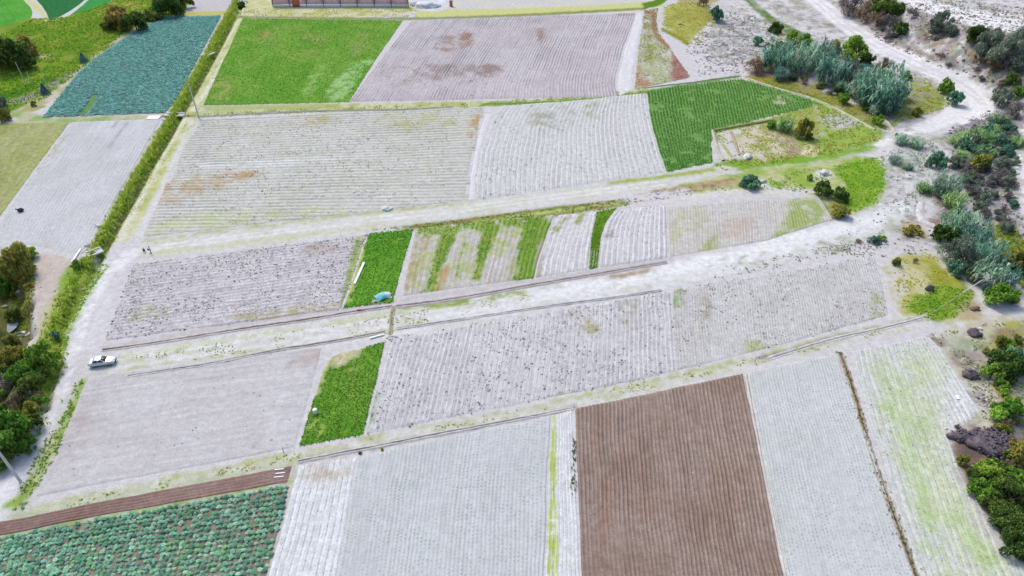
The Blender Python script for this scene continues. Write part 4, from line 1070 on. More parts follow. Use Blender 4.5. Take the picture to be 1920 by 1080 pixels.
x, y = along(HEDGE_PX[:12], 2.9, 7)
blades('hedge_bank_grass', 'thick tufty grass growing on the hedge bank beside the farm track', x, y, .75, .09, [(126, 164, 54), (146, 178, 70), (104, 146, 44), (172, 184, 98), (134, 152, 62)], 5)
x, y = along(HEDGE_PX[10:], 3.2, 8)
blades('ditch_bank_grass', 'rough grass along the ditch between gully and dirt road', x, y, .6, .08, [(126, 164, 58), (152, 180, 76), (100, 142, 46), (178, 188, 108)], 5)
x, y = pts_in([(0, 66), (60, 36), (130, 32), (215, 0), (370, -20), (345, 24), (255, 52), (205, 90), (150, 132), (90, 184), (0, 210)], 3.6)
x, y = clumpy(x, y, .6, 5, 3)
blades('rough_grass', 'rough tussocky grassland on the far left', x, y, .42, .16, [(112, 156, 48), (132, 166, 56), (98, 142, 42), (152, 172, 72)], 4, k=2.1)
x, y = pts_in([(382, 198), (456, 35), (756, 38), (700, 118), (656, 192)], 3.2)
m = paint(x, y, C((92, 146, 44)), STAINS)[:, 0] < C((135, 150, 44))[0]
blades('meadow_grass', 'short green grass covering the field left of the farm track', x[m], y[m], .18, .11, [(104, 158, 54), (118, 168, 62), (92, 144, 48), (134, 172, 76)], 4, .05)
x, y = fpos('M2', rng.random(5200), rng.random(5200))
m = paint(x, y, C((92, 146, 44)), STAINS)[:, 0] < C((125, 150, 44))[0]
blades('plot_grass', 'dense short grass in the upper green plot', x[m], y[m], .13, .07, [(100, 158, 52), (112, 168, 60), (90, 146, 48)], 4, .05)
x, y = fpos('M6', rng.random(6500), rng.random(6500))
m = paint(x, y, C((92, 146, 44)), STAINS)[:, 0] < C((130, 150, 44))[0]
blades('plot_grass', 'dense short grass in the lower green plot', x[m], y[m], .13, .06, [(98, 154, 50), (112, 164, 58), (88, 142, 44), (132, 170, 72)], 4, .05)
# green stripes of the striped field and thin strip
xs, ys = [], []
for key, n in (('M3', 9000), ('M3b', 3000), ('M3c', 2600), ('M4', 5000)):
    x, y = fpos(key, rng.random(n), rng.random(n)); xs.append(x); ys.append(y)
x, y = np.concatenate(xs), np.concatenate(ys)
c = paint(x, y, C((200, 198, 200)), STAINS)
inC = sdf_poly(x, y, G([(1105, 506), (1108, 450), (1118, 398), (1156, 391), (1136, 415), (1126, 445), (1121, 503)])) > 0
m = ((c[:, 1] > c[:, 0] * 1.25) & (c[:, 2] < c[:, 1] * .6)) | inC
blades('strip_grass', 'green grass and young crop growing in stripes across the long plot', x[m], y[m], .16, .07, [(124, 168, 62), (128, 170, 58), (98, 144, 46), (150, 174, 84)], 4, .06)
# right-hand turf
for poly, d, kp, pal, nm, lb, hh in [
    ([(1560, 312), (1660, 290), (1655, 378), (1600, 398), (1570, 380), (1590, 350)], 5, .75, [(110, 156, 46), (128, 170, 58), (96, 140, 40), (150, 172, 74)], 'turf_grass', 'lush grass patch near the right end of the long plot', .4),
    ([(1690, 570), (1760, 535), (1825, 545), (1820, 575), (1790, 595), (1740, 602)], 7, .75, [(104, 146, 46), (122, 160, 56), (90, 130, 40), (150, 160, 74)], 'turf_grass', 'green grass beside the dark mound at the right end of the long plot', .4),
    ([(1668, 490), (1745, 472), (1790, 520), (1740, 560), (1690, 580)], 5, .45, [(170, 168, 88), (156, 158, 70), (190, 182, 118)], 'dry_grass', 'olive dry grass in front of the reed thicket', .4),
    ([(1390, 148), (1500, 152), (1580, 186), (1670, 234), (1735, 145), (1790, 195), (1755, 210), (1690, 228), (1648, 262), (1560, 290), (1350, 322), (1340, 305), (1520, 288), (1545, 240), (1530, 190)], 2.8, .55, [(136, 148, 60), (160, 160, 80), (120, 150, 56), (172, 158, 92)], 'slope_grass', 'rough grass below and around the reed thicket at upper right', .6),
    ([(1245, 12), (1275, 2), (1330, 8), (1342, 45), (1318, 82), (1290, 84), (1240, 50)], 3, .5, [(176, 176, 96), (150, 150, 70), (190, 184, 120)], 'dry_grass', 'yellowish dry grass on the patch at upper right of the ploughed fields', .5),
    ([(1400, 345), (1540, 310), (1560, 330), (1530, 362), (1400, 352)], 4, .5, [(160, 176, 90), (136, 160, 66), (180, 180, 120)], 'verge_grass', 'patchy grass on the bank above the fine-rowed field', .45),
    ([(1845, 420), (1900, 430), (1960, 520), (1950, 570), (1890, 520)], 7, .7, [(150, 154, 50), (128, 146, 46), (168, 166, 70), (104, 128, 44)], 'slope_grass', 'yellow-green grass on the slope at the right edge', .7),
    ([(1740, 628), (1850, 605), (1950, 590), (1950, 790), (1840, 790), (1842, 772), (1800, 690)], 6, .38, [(186, 184, 140), (164, 168, 96), (150, 156, 80), (196, 190, 160)], 'waste_grass', 'sparse dry grass and weeds on the waste ground at lower right', .4),
    ([(0, 470), (60, 466), (66, 540), (40, 600), (0, 620)], 8, .6, [(124, 136, 58), (96, 118, 46), (146, 150, 76)], 'gully_grass', 'grass on the gully side at the left edge', .6),
    ([(158, 712), (150, 705), (60, 870), (18, 958), (40, 962), (110, 850)], 9, .6, [(146, 172, 80), (128, 158, 66), (176, 188, 120)], 'verge_grass', 'grass verge between dirt road and bare grey field', .35),
    ([(1340, 246), (1400, 234), (1470, 224), (1535, 200), (1540, 240), (1530, 290), (1400, 306), (1350, 306)], 5, .5, [(150, 164, 84), (170, 172, 110), (128, 156, 64), (176, 160, 120)], 'pad_weeds', 'rough weeds growing round the bare earth pad', .5),
    ([(205, 495), (170, 545), (134, 610), (122, 660), (104, 720), (92, 715), (104, 640), (130, 570), (180, 495)], 12, .7, [(140, 172, 70), (160, 182, 90), (118, 156, 56)], 'verge_grass', 'green grass verge between ditch and dirt road left of the car', .35),
    ([(430, 16), (780, 16), (785, 34), (440, 33)], 4, .5, [(184, 186, 116), (160, 168, 86), (200, 198, 150)], 'verge_grass', 'pale grass verge in front of the pink wall', .4),
    ([(455, 30), (480, 30), (385, 198), (300, 330), (235, 450), (205, 470), (318, 262)], 3.2, .5, [(186, 190, 122), (166, 178, 96), (204, 204, 160)], 'track_grass', 'pale grass growing along the farm track', .3),
    ([(300, 216), (640, 200), (900, 192), (1212, 168), (1212, 176), (900, 202), (640, 209), (370, 222)], 4, .5, [(164, 178, 100), (140, 164, 76), (186, 188, 128)], 'balk_grass', 'grassy balk between the top and middle rows of fields', .4),
    ([(690, 432), (880, 410), (1180, 372), (1180, 386), (1050, 406), (870, 426)], 6, .55, [(140, 150, 76), (160, 140, 92), (116, 140, 58)], 'bank_grass', 'brown and green grass along the top edge of the long plot', .4),
    ([(230, 672), (735, 590), (1000, 548), (1000, 560), (735, 622), (240, 694)], 5, .36, [(168, 178, 104), (150, 166, 84), (190, 192, 140)], 'lane_grass', 'thin grass strips along the lane through the long plot', .22),
    ([(60, 955), (560, 848), (1000, 762), (1420, 668), (1690, 605), (1690, 616), (1420, 684), (1000, 776), (560, 862), (60, 966)], 6, .42, [(162, 176, 88), (140, 158, 70), (184, 188, 130)], 'verge_grass', 'grass fringe along the lower edge of the long plot', .3),
]:
    x, y = pts_in(poly, d)
    x, y = clumpy(x, y, kp, 2.5, len(lb))
    blades(nm, lb, x, y, hh * .6, .11, pal, 5, k=2.3, spread=.9)

for poly, d, kp, pal, nm, lb, hh in [
    ([(1775, 240), (1900, 195), (1905, 400), (1940, 480), (1860, 440), (1800, 360)], 2.2, .5, [(150, 146, 150), (130, 140, 120), (168, 164, 156), (120, 112, 122)], 'scrub_weeds', 'dry wiry weeds between the bushes of the right-hand slope', .5),
    ([(1575, -10), (1700, 0), (1790, 42), (1920, 62), (1920, 180), (1850, 165), (1740, 122), (1640, 70)], 1.3, .45, [(150, 138, 134), (138, 134, 120), (168, 156, 146)], 'scrub_weeds', 'dry wiry weeds on the eroded bank', .6),
    ([(1650, 285), (1755, 265), (1770, 350), (1700, 400), (1655, 385)], 3, .45, [(160, 176, 160), (150, 150, 146), (176, 184, 170)], 'pale_weeds', 'pale grey-green weeds on the stony end of the long plot', .4),
    ([(1560, 478), (1640, 440), (1740, 440), (1750, 475), (1660, 485)], 3, .4, [(150, 160, 130), (160, 156, 150), (136, 140, 116)], 'pale_weeds', 'sparse weeds at the right end of the lane', .35),
    ([(1335, 35), (1390, 15), (1480, 70), (1420, 135), (1310, 142), (1285, 88)], 1.2, .45, [(150, 150, 136), (130, 134, 120), (170, 166, 150)], 'pale_weeds', 'sparse weeds on the white gravelly ground at upper right', .5),
    ([(1330, 505), (1460, 480), (1600, 452), (1610, 468), (1470, 500), (1330, 525)], 3, .5, [(160, 160, 140), (150, 148, 140), (140, 150, 120)], 'pale_weeds', 'weeds dotted over the white right half of the lane', .3),
]:
    x, y = pts_in(poly, d)
    x, y = clumpy(x, y, kp, 3, len(lb))
    o = blades(nm, lb, x, y, hh * .7, .1, pal, 5, 0, 1.7, .9); o['category'] = 'weeds'
# row crop behind the bare pad
rows = FIELDS['F9']['rows']
uu = np.repeat((np.arange(rows) + .5) / rows, 130); vv = np.tile((np.arange(130) + .5) / 130, rows) + (rng.random(130 * rows) - .5) * .004
x, y = fpos('F9', uu, np.clip(vv, 0, 1))
m = (sdf_poly(x, y, FIELDS['F9']['clip']) > .3) & (fbm(x, y, 3, 7, 3) > .3)
c = paint(x, y, C((92, 146, 44)), STAINS); m &= c[:, 0] < C((140, 0, 0))[0]
o = blades('row_crop', 'leafy green plants in close rows filling the bright field', x[m], y[m], .3, .1, [(112, 162, 80), (126, 172, 92), (102, 150, 72)], 6, .1, 1.75, 1.0)
o['category'] = 'crop'

# ---- cabbages
def cabbage_mesh(seed, leaves=11, hi=True, cols=None, link=False, spots=None, size=None, name='cabbage'):
    r = np.random.default_rng(seed)
    V, F, Cc = [], [], []
    spots = spots if spots is not None else [(0, 0, 0)]
    for si, (sx, sy, sz) in enumerate(spots):
        sc = 1.0 if size is None else size[si]
        base = cols[r.integers(0, len(cols))] * (.85 + .3 * r.random())
        for l in range(leaves):
            ring = l / leaves
            a = l * 2.4 + r.random() * .4
            tilt = .25 + ring * .95
            L = (.36 - .2 * ring) * (.85 + .3 * r.random()) * sc; w = L * .48
            d = np.array([math.cos(a), math.sin(a), 0]); s_ = np.array([-d[1], d[0], 0])
            up = np.array([0, 0, 1.])
            p0 = np.array([sx, sy, sz + (.05 + .1 * ring) * sc])
            p1 = p0 + (d * math.cos(tilt) + up * math.sin(tilt)) * L * .55
            p2 = p1 + (d * math.cos(tilt - .55) + up * math.sin(tilt - .55)) * L * .5
            cc = np.clip(base * (.8 + .45 * r.random()), .003, .8)
            i0 = len(V)
            if hi:
                V += [p0 - s_ * w * .3, p0 + s_ * w * .3, p1 + s_ * w + up * .03, p1 - s_ * w + up * .03, p2 + s_ * w * .55, p2 - s_ * w * .55]
                F += [[i0, i0 + 1, i0 + 2, i0 + 3], [i0 + 3, i0 + 2, i0 + 4, i0 + 5]]
                Cc += [cc] * 6
            else:
                V += [p0, p1 + s_ * w, p2, p1 - s_ * w]; F += [[i0, i0 + 1, i0 + 2, i0 + 3]]; Cc += [cc] * 4
    return mk(name, np.array(V), np.array(F), M_LEAF, np.array(Cc), link=link)

CABC = [C(c, 2.0) for c in [(104, 150, 128), (120, 164, 142), (90, 136, 114), (136, 174, 154), (108, 150, 116)]]
rows = FIELDS['B2']['rows']
L = FIELDS['B2']['L']; nv = int(L / .62)
uu = np.repeat((np.arange(rows) + .5) / rows, nv); vv = np.tile((np.arange(nv) + .5) / nv, rows)
uu = uu + (rng.random(len(uu)) - .5) * .35 / rows; vv = np.clip(vv + (rng.random(len(vv)) - .5) * .4 / nv, 0, 1)
x, y = fpos('B2', uu, vv)
keep = rng.random(len(x)) < .97
x, y = x[keep], y[keep]
def project(x, y, z):
    cp, sp = math.cos(PITCH), math.sin(PITCH)
    zc = y * cp + (CAM_H - z) * sp; v = y * sp - (CAM_H - z) * cp
    return 960 + FPX * x / zc, 540 - FPX * v / zc
qx, qy = project(x, y, .2)
vis = (qx > 4) & (qx < 1916) & (qy < 1078)
order = np.argsort(np.where(vis, y, 1e6))
near = order[:300]
rest = order[300:]
CABM = [cabbage_mesh(300 + k, cols=CABC) for k in range(6)]
for n_, i in enumerate(near):
    o = bpy.data.objects.new('cabbage', CABM[n_ % 6]); COL.objects.link(o)
    s_ = .75 + .55 * random.random()
    o.location = (x[i], y[i], h1(x[i], y[i]) + .06); o.rotation_euler = (random.uniform(-.12, .12), random.uniform(-.12, .12), random.random() * 6.28); o.scale = (s_, s_, s_ * .9)
    tag(o, 'blue-green cabbage plant in the near rows of the lower left cabbage field', 'cabbage', 'near cabbages of the lower left field')
zz = hgt(x[rest], y[rest]) + .06
o = cabbage_mesh(390, cols=CABC, link=True, spots=np.column_stack([x[rest], y[rest], zz]), size=.75 + .55 * rng.random(len(rest)), name='cabbage_rows')
tag(o, 'further rows of blue-green cabbages below the brown ploughed strip', 'cabbages', None, 'stuff')

rows = FIELDS['F4']['rows'] * 2; L = FIELDS['F4']['L']; nv = int(L / .6)
uu = np.repeat((np.arange(rows) + .5) / rows, nv); vv = np.tile((np.arange(nv) + .5) / nv, rows)
uu = uu + (rng.random(len(uu)) - .5) * .4 / rows; vv = np.clip(vv + (rng.random(len(vv)) - .5) * .5 / nv, 0, 1)
x, y = fpos('F4', uu, vv)
keep = (rng.random(len(x)) < .96)
gap = dist_line(x, y, G([(178, 180), (168, 200), (154, 214)])) < 1.0
x, y = x[keep & ~gap], y[keep & ~gap]
BLUC = [C(c, 2.1) for c in [(98, 152, 150), (112, 166, 164), (84, 136, 134), (122, 172, 160), (92, 150, 138)]]
o = cabbage_mesh(391, 6, False, BLUC, True, np.column_stack([x, y, hgt(x, y) + .08]), 1.15 + .4 * rng.random(len(x)), name='cabbage_rows')
tag(o, 'blue-green cabbages covering the far left field', 'cabbages', None, 'stuff')

# ------------------------------------------------------------------ clods, gravel, stones
def lump_verts(seed, sub=2, rough=.35):
    import bmesh
    bm = bmesh.new(); bmesh.ops.create_icosphere(bm, subdivisions=sub, radius=1)
    V = np.array([v.co[:] for v in bm.verts]); F = np.array([[v.index for v in f.verts] for f in bm.faces]); bm.free()
    o = Vector((seed * 7.3, seed * 1.7, 0))
    d = np.array([1 + rough * (mnoise.noise(Vector(v) * 1.3 + o) + .6 * mnoise.noise(Vector(v) * 3.1 + o)) for v in V])
    return V * d[:, None], F
LUMPS = [lump_verts(k, 1, .45) for k in range(5)]
def scatter_lumps(name, label, cat, x, y, smin, smax, pal, mat=None, flatten=.6, lift=0.0):
    n = len(x)
    if n == 0: return
    V, F, Cc, o = [], [], [], 0
    z = hgt(x, y) + lift
    cols = jitter_cols(pal, n, .2, 1.0)
    for i in range(n):
        v, f = LUMPS[i % 5]
        s = smin + (smax - smin) * rng.random() ** 2.2
        a = rng.random() * 6.28; ca, sa = math.cos(a), math.sin(a)
        w = v @ np.array([[ca, sa, 0], [-sa, ca, 0], [0, 0, 1]]) * np.array([s, s * (.6 + .5 * rng.random()), s * flatten]) + [x[i], y[i], z[i]]
        V.append(w); F.append(f + o); o += len(v); Cc.append(np.repeat(cols[i:i + 1], len(v), 0))
    ob = mk(name, np.vstack(V), np.vstack(F), M_SOIL, np.vstack(Cc))
    return tag(ob, label, cat, None, 'stuff')

EARTHC = [(190, 184, 190), (170, 164, 168), (205, 200, 206), (150, 146, 146)]
def field_pts(key, n, keep=None, s=0):
    x, y = fpos(key, rng.random(n), rng.random(n))
    if FIELDS[key]['clip'] is not None:
        m = sdf_poly(x, y, FIELDS[key]['clip']) > .4; x, y = x[m], y[m]
    return clumpy(x, y, keep, 4, s) if keep else (x, y)
for key, n, kp, a, b, lb in [('M1', 2200, .6, .06, .24, 'earth clods lying on the cloddy field at upper left of the long plot'),
                          ('M7', 1700, .55, .05, .24, 'earth clods and dry stubble on the pale ridged field of the lower row'),
                          ('M8', 1500, .55, .05, .2, 'small clods on the fine-rowed field of the lower row'),
                          ('M5', 260, .5, .04, .12, 'small clods on the bare grey field'),
                          ('M3d', 350, .5, .06, .22, 'small clods on the pale strip with crisp rows'),
                          ('F2', 500, .45, .12, .35, 'dark clods on the grey ploughed field'),
                          ('B5', 260, .5, .04, .13, 'pale clods on the reddish brown field'),
                          ('B7', 400, .5, .04, .14, 'small clods on the weedy pale field at lower right')]:
    x, y = field_pts(key, n, kp, n)
    scatter_lumps('clods', lb, 'clods', x, y, a, b, [(205, 196, 192), (190, 176, 170)] if key == 'B5' else EARTHC, lift=.08)
for key, n, kp, lb in [('M1', 2000, .5, 'dry weeds scattered over the cloddy field'), ('M7', 1500, .5, 'dry weeds scattered over the pale ridged field'), ('M8', 1200, .5, 'dry weeds scattered over the fine-rowed field'), ('F7', 3600, .5, 'dry weeds scattered over the wide stubble field'), ('F8', 1000, .5, 'small weeds between the bold curving ridges'), ('F3', 2200, .6, 'rank weeds on the overgrown plot'), ('B7', 900, .5, 'light green weeds in the pale field at lower right')]:
    x, y = field_pts(key, n, kp, n + 3)
    pal = {'B7': [(160, 196, 116), (178, 204, 140)], 'F3': [(150, 160, 90), (176, 178, 130), (150, 120, 96), (166, 130, 120)]}.get(key, [(150, 148, 120), (132, 134, 116), (168, 160, 130), (122, 116, 108)])
    o = blades('weeds', lb, x, y, .2 if key in ('M1', 'M7', 'M8', 'B7') else .3, .06, pal, 4, .06, 1.75, .9); o['category'] = 'weeds'
for poly, d, kp, a, b, pal, lb in [
    ([(1335, 35), (1390, 15), (1480, 70), (1420, 135), (1310, 142), (1285, 88)], 1.2, .55, .12, .5, [(180, 176, 180), (206, 202, 206), (160, 157, 154), (220, 216, 218)], 'stones scattered over the white gravelly ground at upper right'),
    ([(1650, 295), (1755, 275), (1790, 370), (1760, 470), (1690, 470), (1560, 440), (1655, 385)], 1.5, .45, .08, .32, [(180, 176, 180), (210, 205, 210), (160, 154, 160)], 'stones and rubble at the right end of the long plot'),
    ([(1775, 235), (1900, 195), (1905, 400), (1850, 440), (1800, 360)], 1.3, .5, .12, .5, [(150, 142, 154), (190, 184, 194), (124, 116, 128)], 'stones on the scrubby slope at the right'),
    ([(1575, -10), (1700, 0), (1790, 42), (1920, 62), (1920, 180), (1850, 165), (1740, 122), (1640, 70)], .7, .5, .15, .6, [(160, 150, 152), (196, 190, 194), (136, 122, 116)], 'stones on the eroded bank below the upper road'),
    ([(1790, 660), (1850, 690), (1880, 780), (1845, 790), (1810, 710)], 6, .6, .06, .32, [(170, 160, 158), (210, 205, 205), (130, 118, 120)], 'loose stones along the edge of the waste ground at lower right'),
    ([(45, 560), (70, 600), (62, 650), (10, 650), (0, 590)], 5, .6, .08, .4, [(170, 166, 170), (200, 198, 200), (120, 116, 124)], 'pebbles and stones beside the stream at the left edge'),
    ([(1180, 372), (1250, 352), (1400, 340), (1400, 352), (1250, 372), (1180, 386)], 4, .5, .06, .25, [(180, 165, 150), (205, 200, 200), (140, 120, 105)], 'stones on the bank above the ridged strips'),
]:
    x, y = pts_in(poly, d); x, y = clumpy(x, y, kp, 3, len(lb))
    scatter_lumps('gravel', lb, 'gravel', x, y, a, b, pal)

# ------------------------------------------------------------------ trees, shrubs, reeds
T = plant
# far left
T(316, 6, 26, 'dkgreen', 'dark green bushy tree beyond the top edge of the far cabbage field', 'tree', 'tree', big=True)
T(344, 2, 16, 'dkgreen', 'smaller dark tree touching the bushy tree beyond the far cabbage field', 'tree', 'tree')
T(292, 14, 12, 'green', 'small green shrub at the foot of the dark trees beyond the far cabbage field')
T(222, 34, 24, 'ochre', 'yellowish spreading shrub on the far left grassland')
T(252, 40, 20, 'dkgreen', 'dark shrub to the right of the yellowish spreading shrub')
T(205, 44, 15, 'olive', 'olive shrub to the left of the yellowish spreading shrub')
T(280, 30, 12, 'olive', 'olive shrub between the dark shrub and the corner of the cabbage field')
T(268, 46, 8, 'greygreen', 'small grey-green shrub on the edge of the far cabbage field')
T(12, 100, 36, 'dkgreen', 'dark tree at the left frame edge above the thin poles', 'tree', 'tree', big=True)
T(46, 88, 22, 'olive', 'olive tree leaning against the dark tree at the left frame edge', 'tree', 'tree')
T(52, 118, 16, 'dkgreen', 'low dark shrub below the olive tree at the left frame edge')
T(-16, 80, 24, 'olive', 'olive shrub cut by the left frame edge')
T(4, 196, 14, 'greygreen', 'grey-green shrub at the left edge beside the stream bed')
T(6, 216, 14, 'ochre', 'rusty ochre shrub at the left edge above the fallow field')
T(62, 194, 6, 'olive', 'tiny olive bush on the pale bank of the far cabbage field')
T(82, 168, 8, 'conifer', 'blue-grey conical young tree beside the thin leftmost poles', 'conifer', 'conifer', hf=1.25)
T(155, 109, 8, 'conifer', 'blue-grey conical young tree at the edge of the far cabbage field', 'conifer', 'conifer', hf=1.1)
T(452, 10, 9, 'dkgreen', 'dark shrub on the hedge bank at the top of the picture')
# left gully
T(30, 492, 36, 'olive', 'large olive-green tree below the corner of the pale seeded field', 'tree', 'tree', big=True)
T(8, 525, 30, 'green', 'green tree at the left edge above the gully', 'tree', 'tree', big=True)
T(55, 474, 14, 'bright', 'light green shrub on top of the olive-green tree by the seeded field')
T(24, 590, 18, 'olive', 'olive shrub on the bank right above the stream water')
T(70, 668, 34, 'green', 'rounded green tree beside the ditch left of the car', 'tree', 'tree', big=True)
T(24, 672, 30, 'olive', 'dull olive tree behind the rounded green tree by the ditch', 'tree', 'tree', big=True)
T(14, 715, 26, 'purple', 'leafless purplish brown shrub at the left edge')
T(60, 722, 24, 'dkgreen', 'dark green shrub below the rounded green tree by the ditch')
T(30, 752, 20, 'dry', 'dry brown shrub at the left edge above the big lower tree')
T(12, 805, 46, 'green', 'big green tree at the left edge beside the leaning view of the near pole', 'tree', 'tree', big=True)
T(58, 790, 18, 'dkgreen', 'dark shrub between the big lower left tree and the dirt road')
T(0, 862, 22, 'dkgreen', 'dark tree cut by the left edge below the big green tree', 'tree', 'tree')
T(36, 700, 26, 'green', 'green bush between the dull olive tree and the big lower left tree', big=True)
T(48, 830, 20, 'green', 'green bush on the road side of the big lower left tree')
T(78, 702, 14, 'dkgreen', 'dark bush overhanging the ditch below the rounded green tree')
T(20, 640, 18, 'olive', 'olive bush on the gully bank just below the stream')
T(102, 628, 10, 'teal', 'small bluish green shrub standing in the ditch left of the dirt road')
T(142, 498, 12, 'green', 'green shrub just below the slab bridge by the track junction')
# upper right thicket
T(1345, 26, 15, 'teal', 'lone blue-green shrub at the top of the white gravelly ground', hf=.95)
T(1320, 2, 11, 'dry', 'brown shrub at the very top right of the dry grass patch')
T(1421, 77, 10, 'teal', 'small blue-green shrub left of the reed thicket on the gravel')
T(1440, 84, 5, 'greygreen', 'tiny grey-green bush beside the small blue-green shrub')
T(1418, 122, 18, 'dry', 'brown dry shrub at the left end of the reed thicket')
T(1456, 108, 27, 'reedteal', 'dark teal reed clump at the left end of the thicket', 'reed_clump', 'reeds', hf=.95)
T(1478, 96, 14, 'dry', 'thin brown shrub between the two leftmost reed clumps')
T(1510, 112, 27, 'silver', 'silvery reed clump second from the left in the thicket', 'reed_clump', 'reeds', hf=.9)
T(1545, 100, 22, 'reedteal', 'teal reed clump in the back row of the thicket', 'reed_clump', 'reeds', hf=.9)
T(1492, 88, 12, 'olive', 'olive shrub behind the silvery reed clump')
T(1562, 134, 28, 'reedteal', 'teal reed clump in the middle of the thicket', 'reed_clump', 'reeds', hf=.95)
T(1605, 96, 27, 'green', 'bright green bush at the back of the thicket beside the dust road', big=True)
T(1565, 92, 16, 'olive', 'olive bush left of the bright green bush by the dust road')
T(1628, 112, 15, 'dkgreen', 'dark bush in front of the bright green bush by the dust road')
T(1598, 138, 24, 'purple', 'purplish dry shrub between the teal and the large front reed clumps')
T(1660, 122, 16, 'dry', 'brown thorny shrub at the right back of the thicket')
T(1655, 140, 12, 'dkgreen', 'dark green shrub below the brown thorny shrub')
T(1650, 168, 46, 'reedteal', 'largest spiky blue-green reed clump at the front right of the thicket', 'reed_clump', 'reeds', hf=.75, big=True)
T(1625, 165, 26, 'silver', 'silvery reed clump on the left flank of the largest clump', 'reed_clump', 'reeds', hf=.9)
T(1665, 195, 24, 'reedteal', 'low teal reed clump hanging over the bank below the largest clump', 'reed_clump', 'reeds', hf=.8)
T(1692, 172, 18, 'teal', 'rounded teal shrub on the right flank of the largest reed clump')
T(1582, 184, 13, 'green', 'small green bush on the ochre slope below the thicket')
T(1700, 142, 10, 'green', 'small green bush at the top corner of the grassy triangle')
T(1722, 210, 10, 'olive', 'olive bush on the lower corner of the grassy triangle')
T(1648, 225, 12, 'green', 'green bush at the end of the narrow wall below the thicket')
T(1776, 162, 17, 'green', 'green bush in the bend of the dust road')
T(1791, 184, 16, 'teal', 'dark blue-green bush in the bend of the dust road')
T(1455, 52, 12, 'dkgreen', 'first dark green bush of the hedge line at upper right')
T(1486, 66, 12, 'green', 'middle green bush of the hedge line at upper right')
T(1508, 76, 14, 'green', 'last green bush of the hedge line at upper right')
T(1472, 233, 16, 'reedgreen', 'light green reed tuft on the edge of the bare earth pad', 'reed_clump', 'reeds')
T(1448, 234, 10, 'bright', 'light green low bush beside the reed tuft on the bare pad')
T(1508, 240, 18, 'olive', 'olive green bush right of the bare earth pad', hf=1.1)
T(1518, 256, 8, 'dkgreen', 'small dark bush at the foot of the olive bush by the bare pad')
T(1408, 341, 19, 'teal', 'dark teal bush between the path and the fine-rowed field', hf=.7)
T(1546, 354, 17, 'dkgreen', 'dark green bush at the left of the lush grass patch')
T(1580, 364, 16, 'dkgreen', 'round dark bush in the middle of the lush grass patch')
T(1578, 396, 19, 'olive', 'olive bush at the lower edge of the lush grass patch', hf=.6)
T(1518, 332, 7, 'green', 'tiny green bush on the bank above the fine-rowed field')
# eroded bank
T(1596, 10, 24, 'purple', 'purplish scrub bush at the top left of the eroded bank')
T(1625, 22, 20, 'dry', 'brown scrub bush on the eroded bank under the dark tree')
T(1664, 10, 26, 'dkgreen', 'dark green tree at the top of the eroded bank', 'tree', 'tree', big=True)
T(1648, 34, 18, 'dry', 'dry bush in front of the dark tree on the eroded bank')
T(1672, 42, 17, 'purple', 'purplish bush below the dark tree on the eroded bank')
T(1690, 54, 14, 'dkgreen', 'small dark bush low on the eroded bank left of the white gully')
T(1668, 62, 12, 'purple', 'small purplish bush at the toe of the eroded bank')
T(1764, 44, 20, 'greygreen', 'grey-green bush right of the white gully on the eroded bank', hf=1.0)
T(1782, 58, 15, 'greygreen', 'lower grey-green bush beside the one right of the white gully')
T(1716, 22, 9, 'purple', 'small brown bush at the top of the white gully')
T(1836, 66, 18, 'dkgreen', 'dark bush at the left of the big grey thicket in the corner')
T(1862, 76, 26, 'greygreen', 'large grey-green bush in the corner thicket', big=True)
T(1902, 88, 32, 'greygreen', 'largest grey bush at the right frame edge under the upper road', 'shrub', 'shrub', big=True)
T(1884, 112, 20, 'purple', 'shadowy purplish bush under the largest grey bush')
T(1912, 120, 18, 'greygreen', 'grey bush hanging low at the right frame edge')
T(1866, 118, 16, 'dry', 'brown dry bush at the foot of the corner thicket')
T(1896, 150, 14, 'dkgreen', 'dark green bush at the right edge above the road bend')
T(1880, 182, 22, 'greygreen', 'grey bush at the top of the right-hand slope')
T(1904, 206, 20, 'purple', 'purplish grey bush at the right edge below the road bend')
T(1910, 172, 14, 'green', 'green bush at the right edge beside the road bend')
# scrub on the right-hand slope
scr = np.random.default_rng(5)
SCR = [('greygreen', 'grey-green low bush in the dense scrub of the right-hand slope'), ('purple', 'purplish leafless bush in the dense scrub of the right-hand slope'), ('teal', 'bluish green bush in the dense scrub of the right-hand slope'), ('reedgreen', 'spiky light green clump in the dense scrub of the right-hand slope')]
cnt = 0
for q in range(900):
    px, py = 1762 + 146 * scr.random(), 225 + 240 * scr.random()
    if sdf_poly(np.array([px]), np.array([py]), [(1775, 262), (1850, 228), (1905, 200), (1912, 330), (1895, 430), (1855, 420), (1815, 350), (1790, 310)])[0] < 0: continue
    upper = py < 300
    k = int(scr.choice(4, p=[.36, .1, .28, .26] if upper else [.3, .5, .12, .08]))
    kind, lb = SCR[k]
    T(px, py, 5.5 + 10 * scr.random() ** 1.3, kind, lb, 'scrub_bush' if k < 3 else 'reed_clump', 'bush' if k < 3 else 'reeds', group=['grey-green', 'purplish', 'bluish', 'spiky'][k] + ' scrub on the right-hand slope', hf=.75)
    cnt += 1
    if cnt >= 135: break
cnt = 0
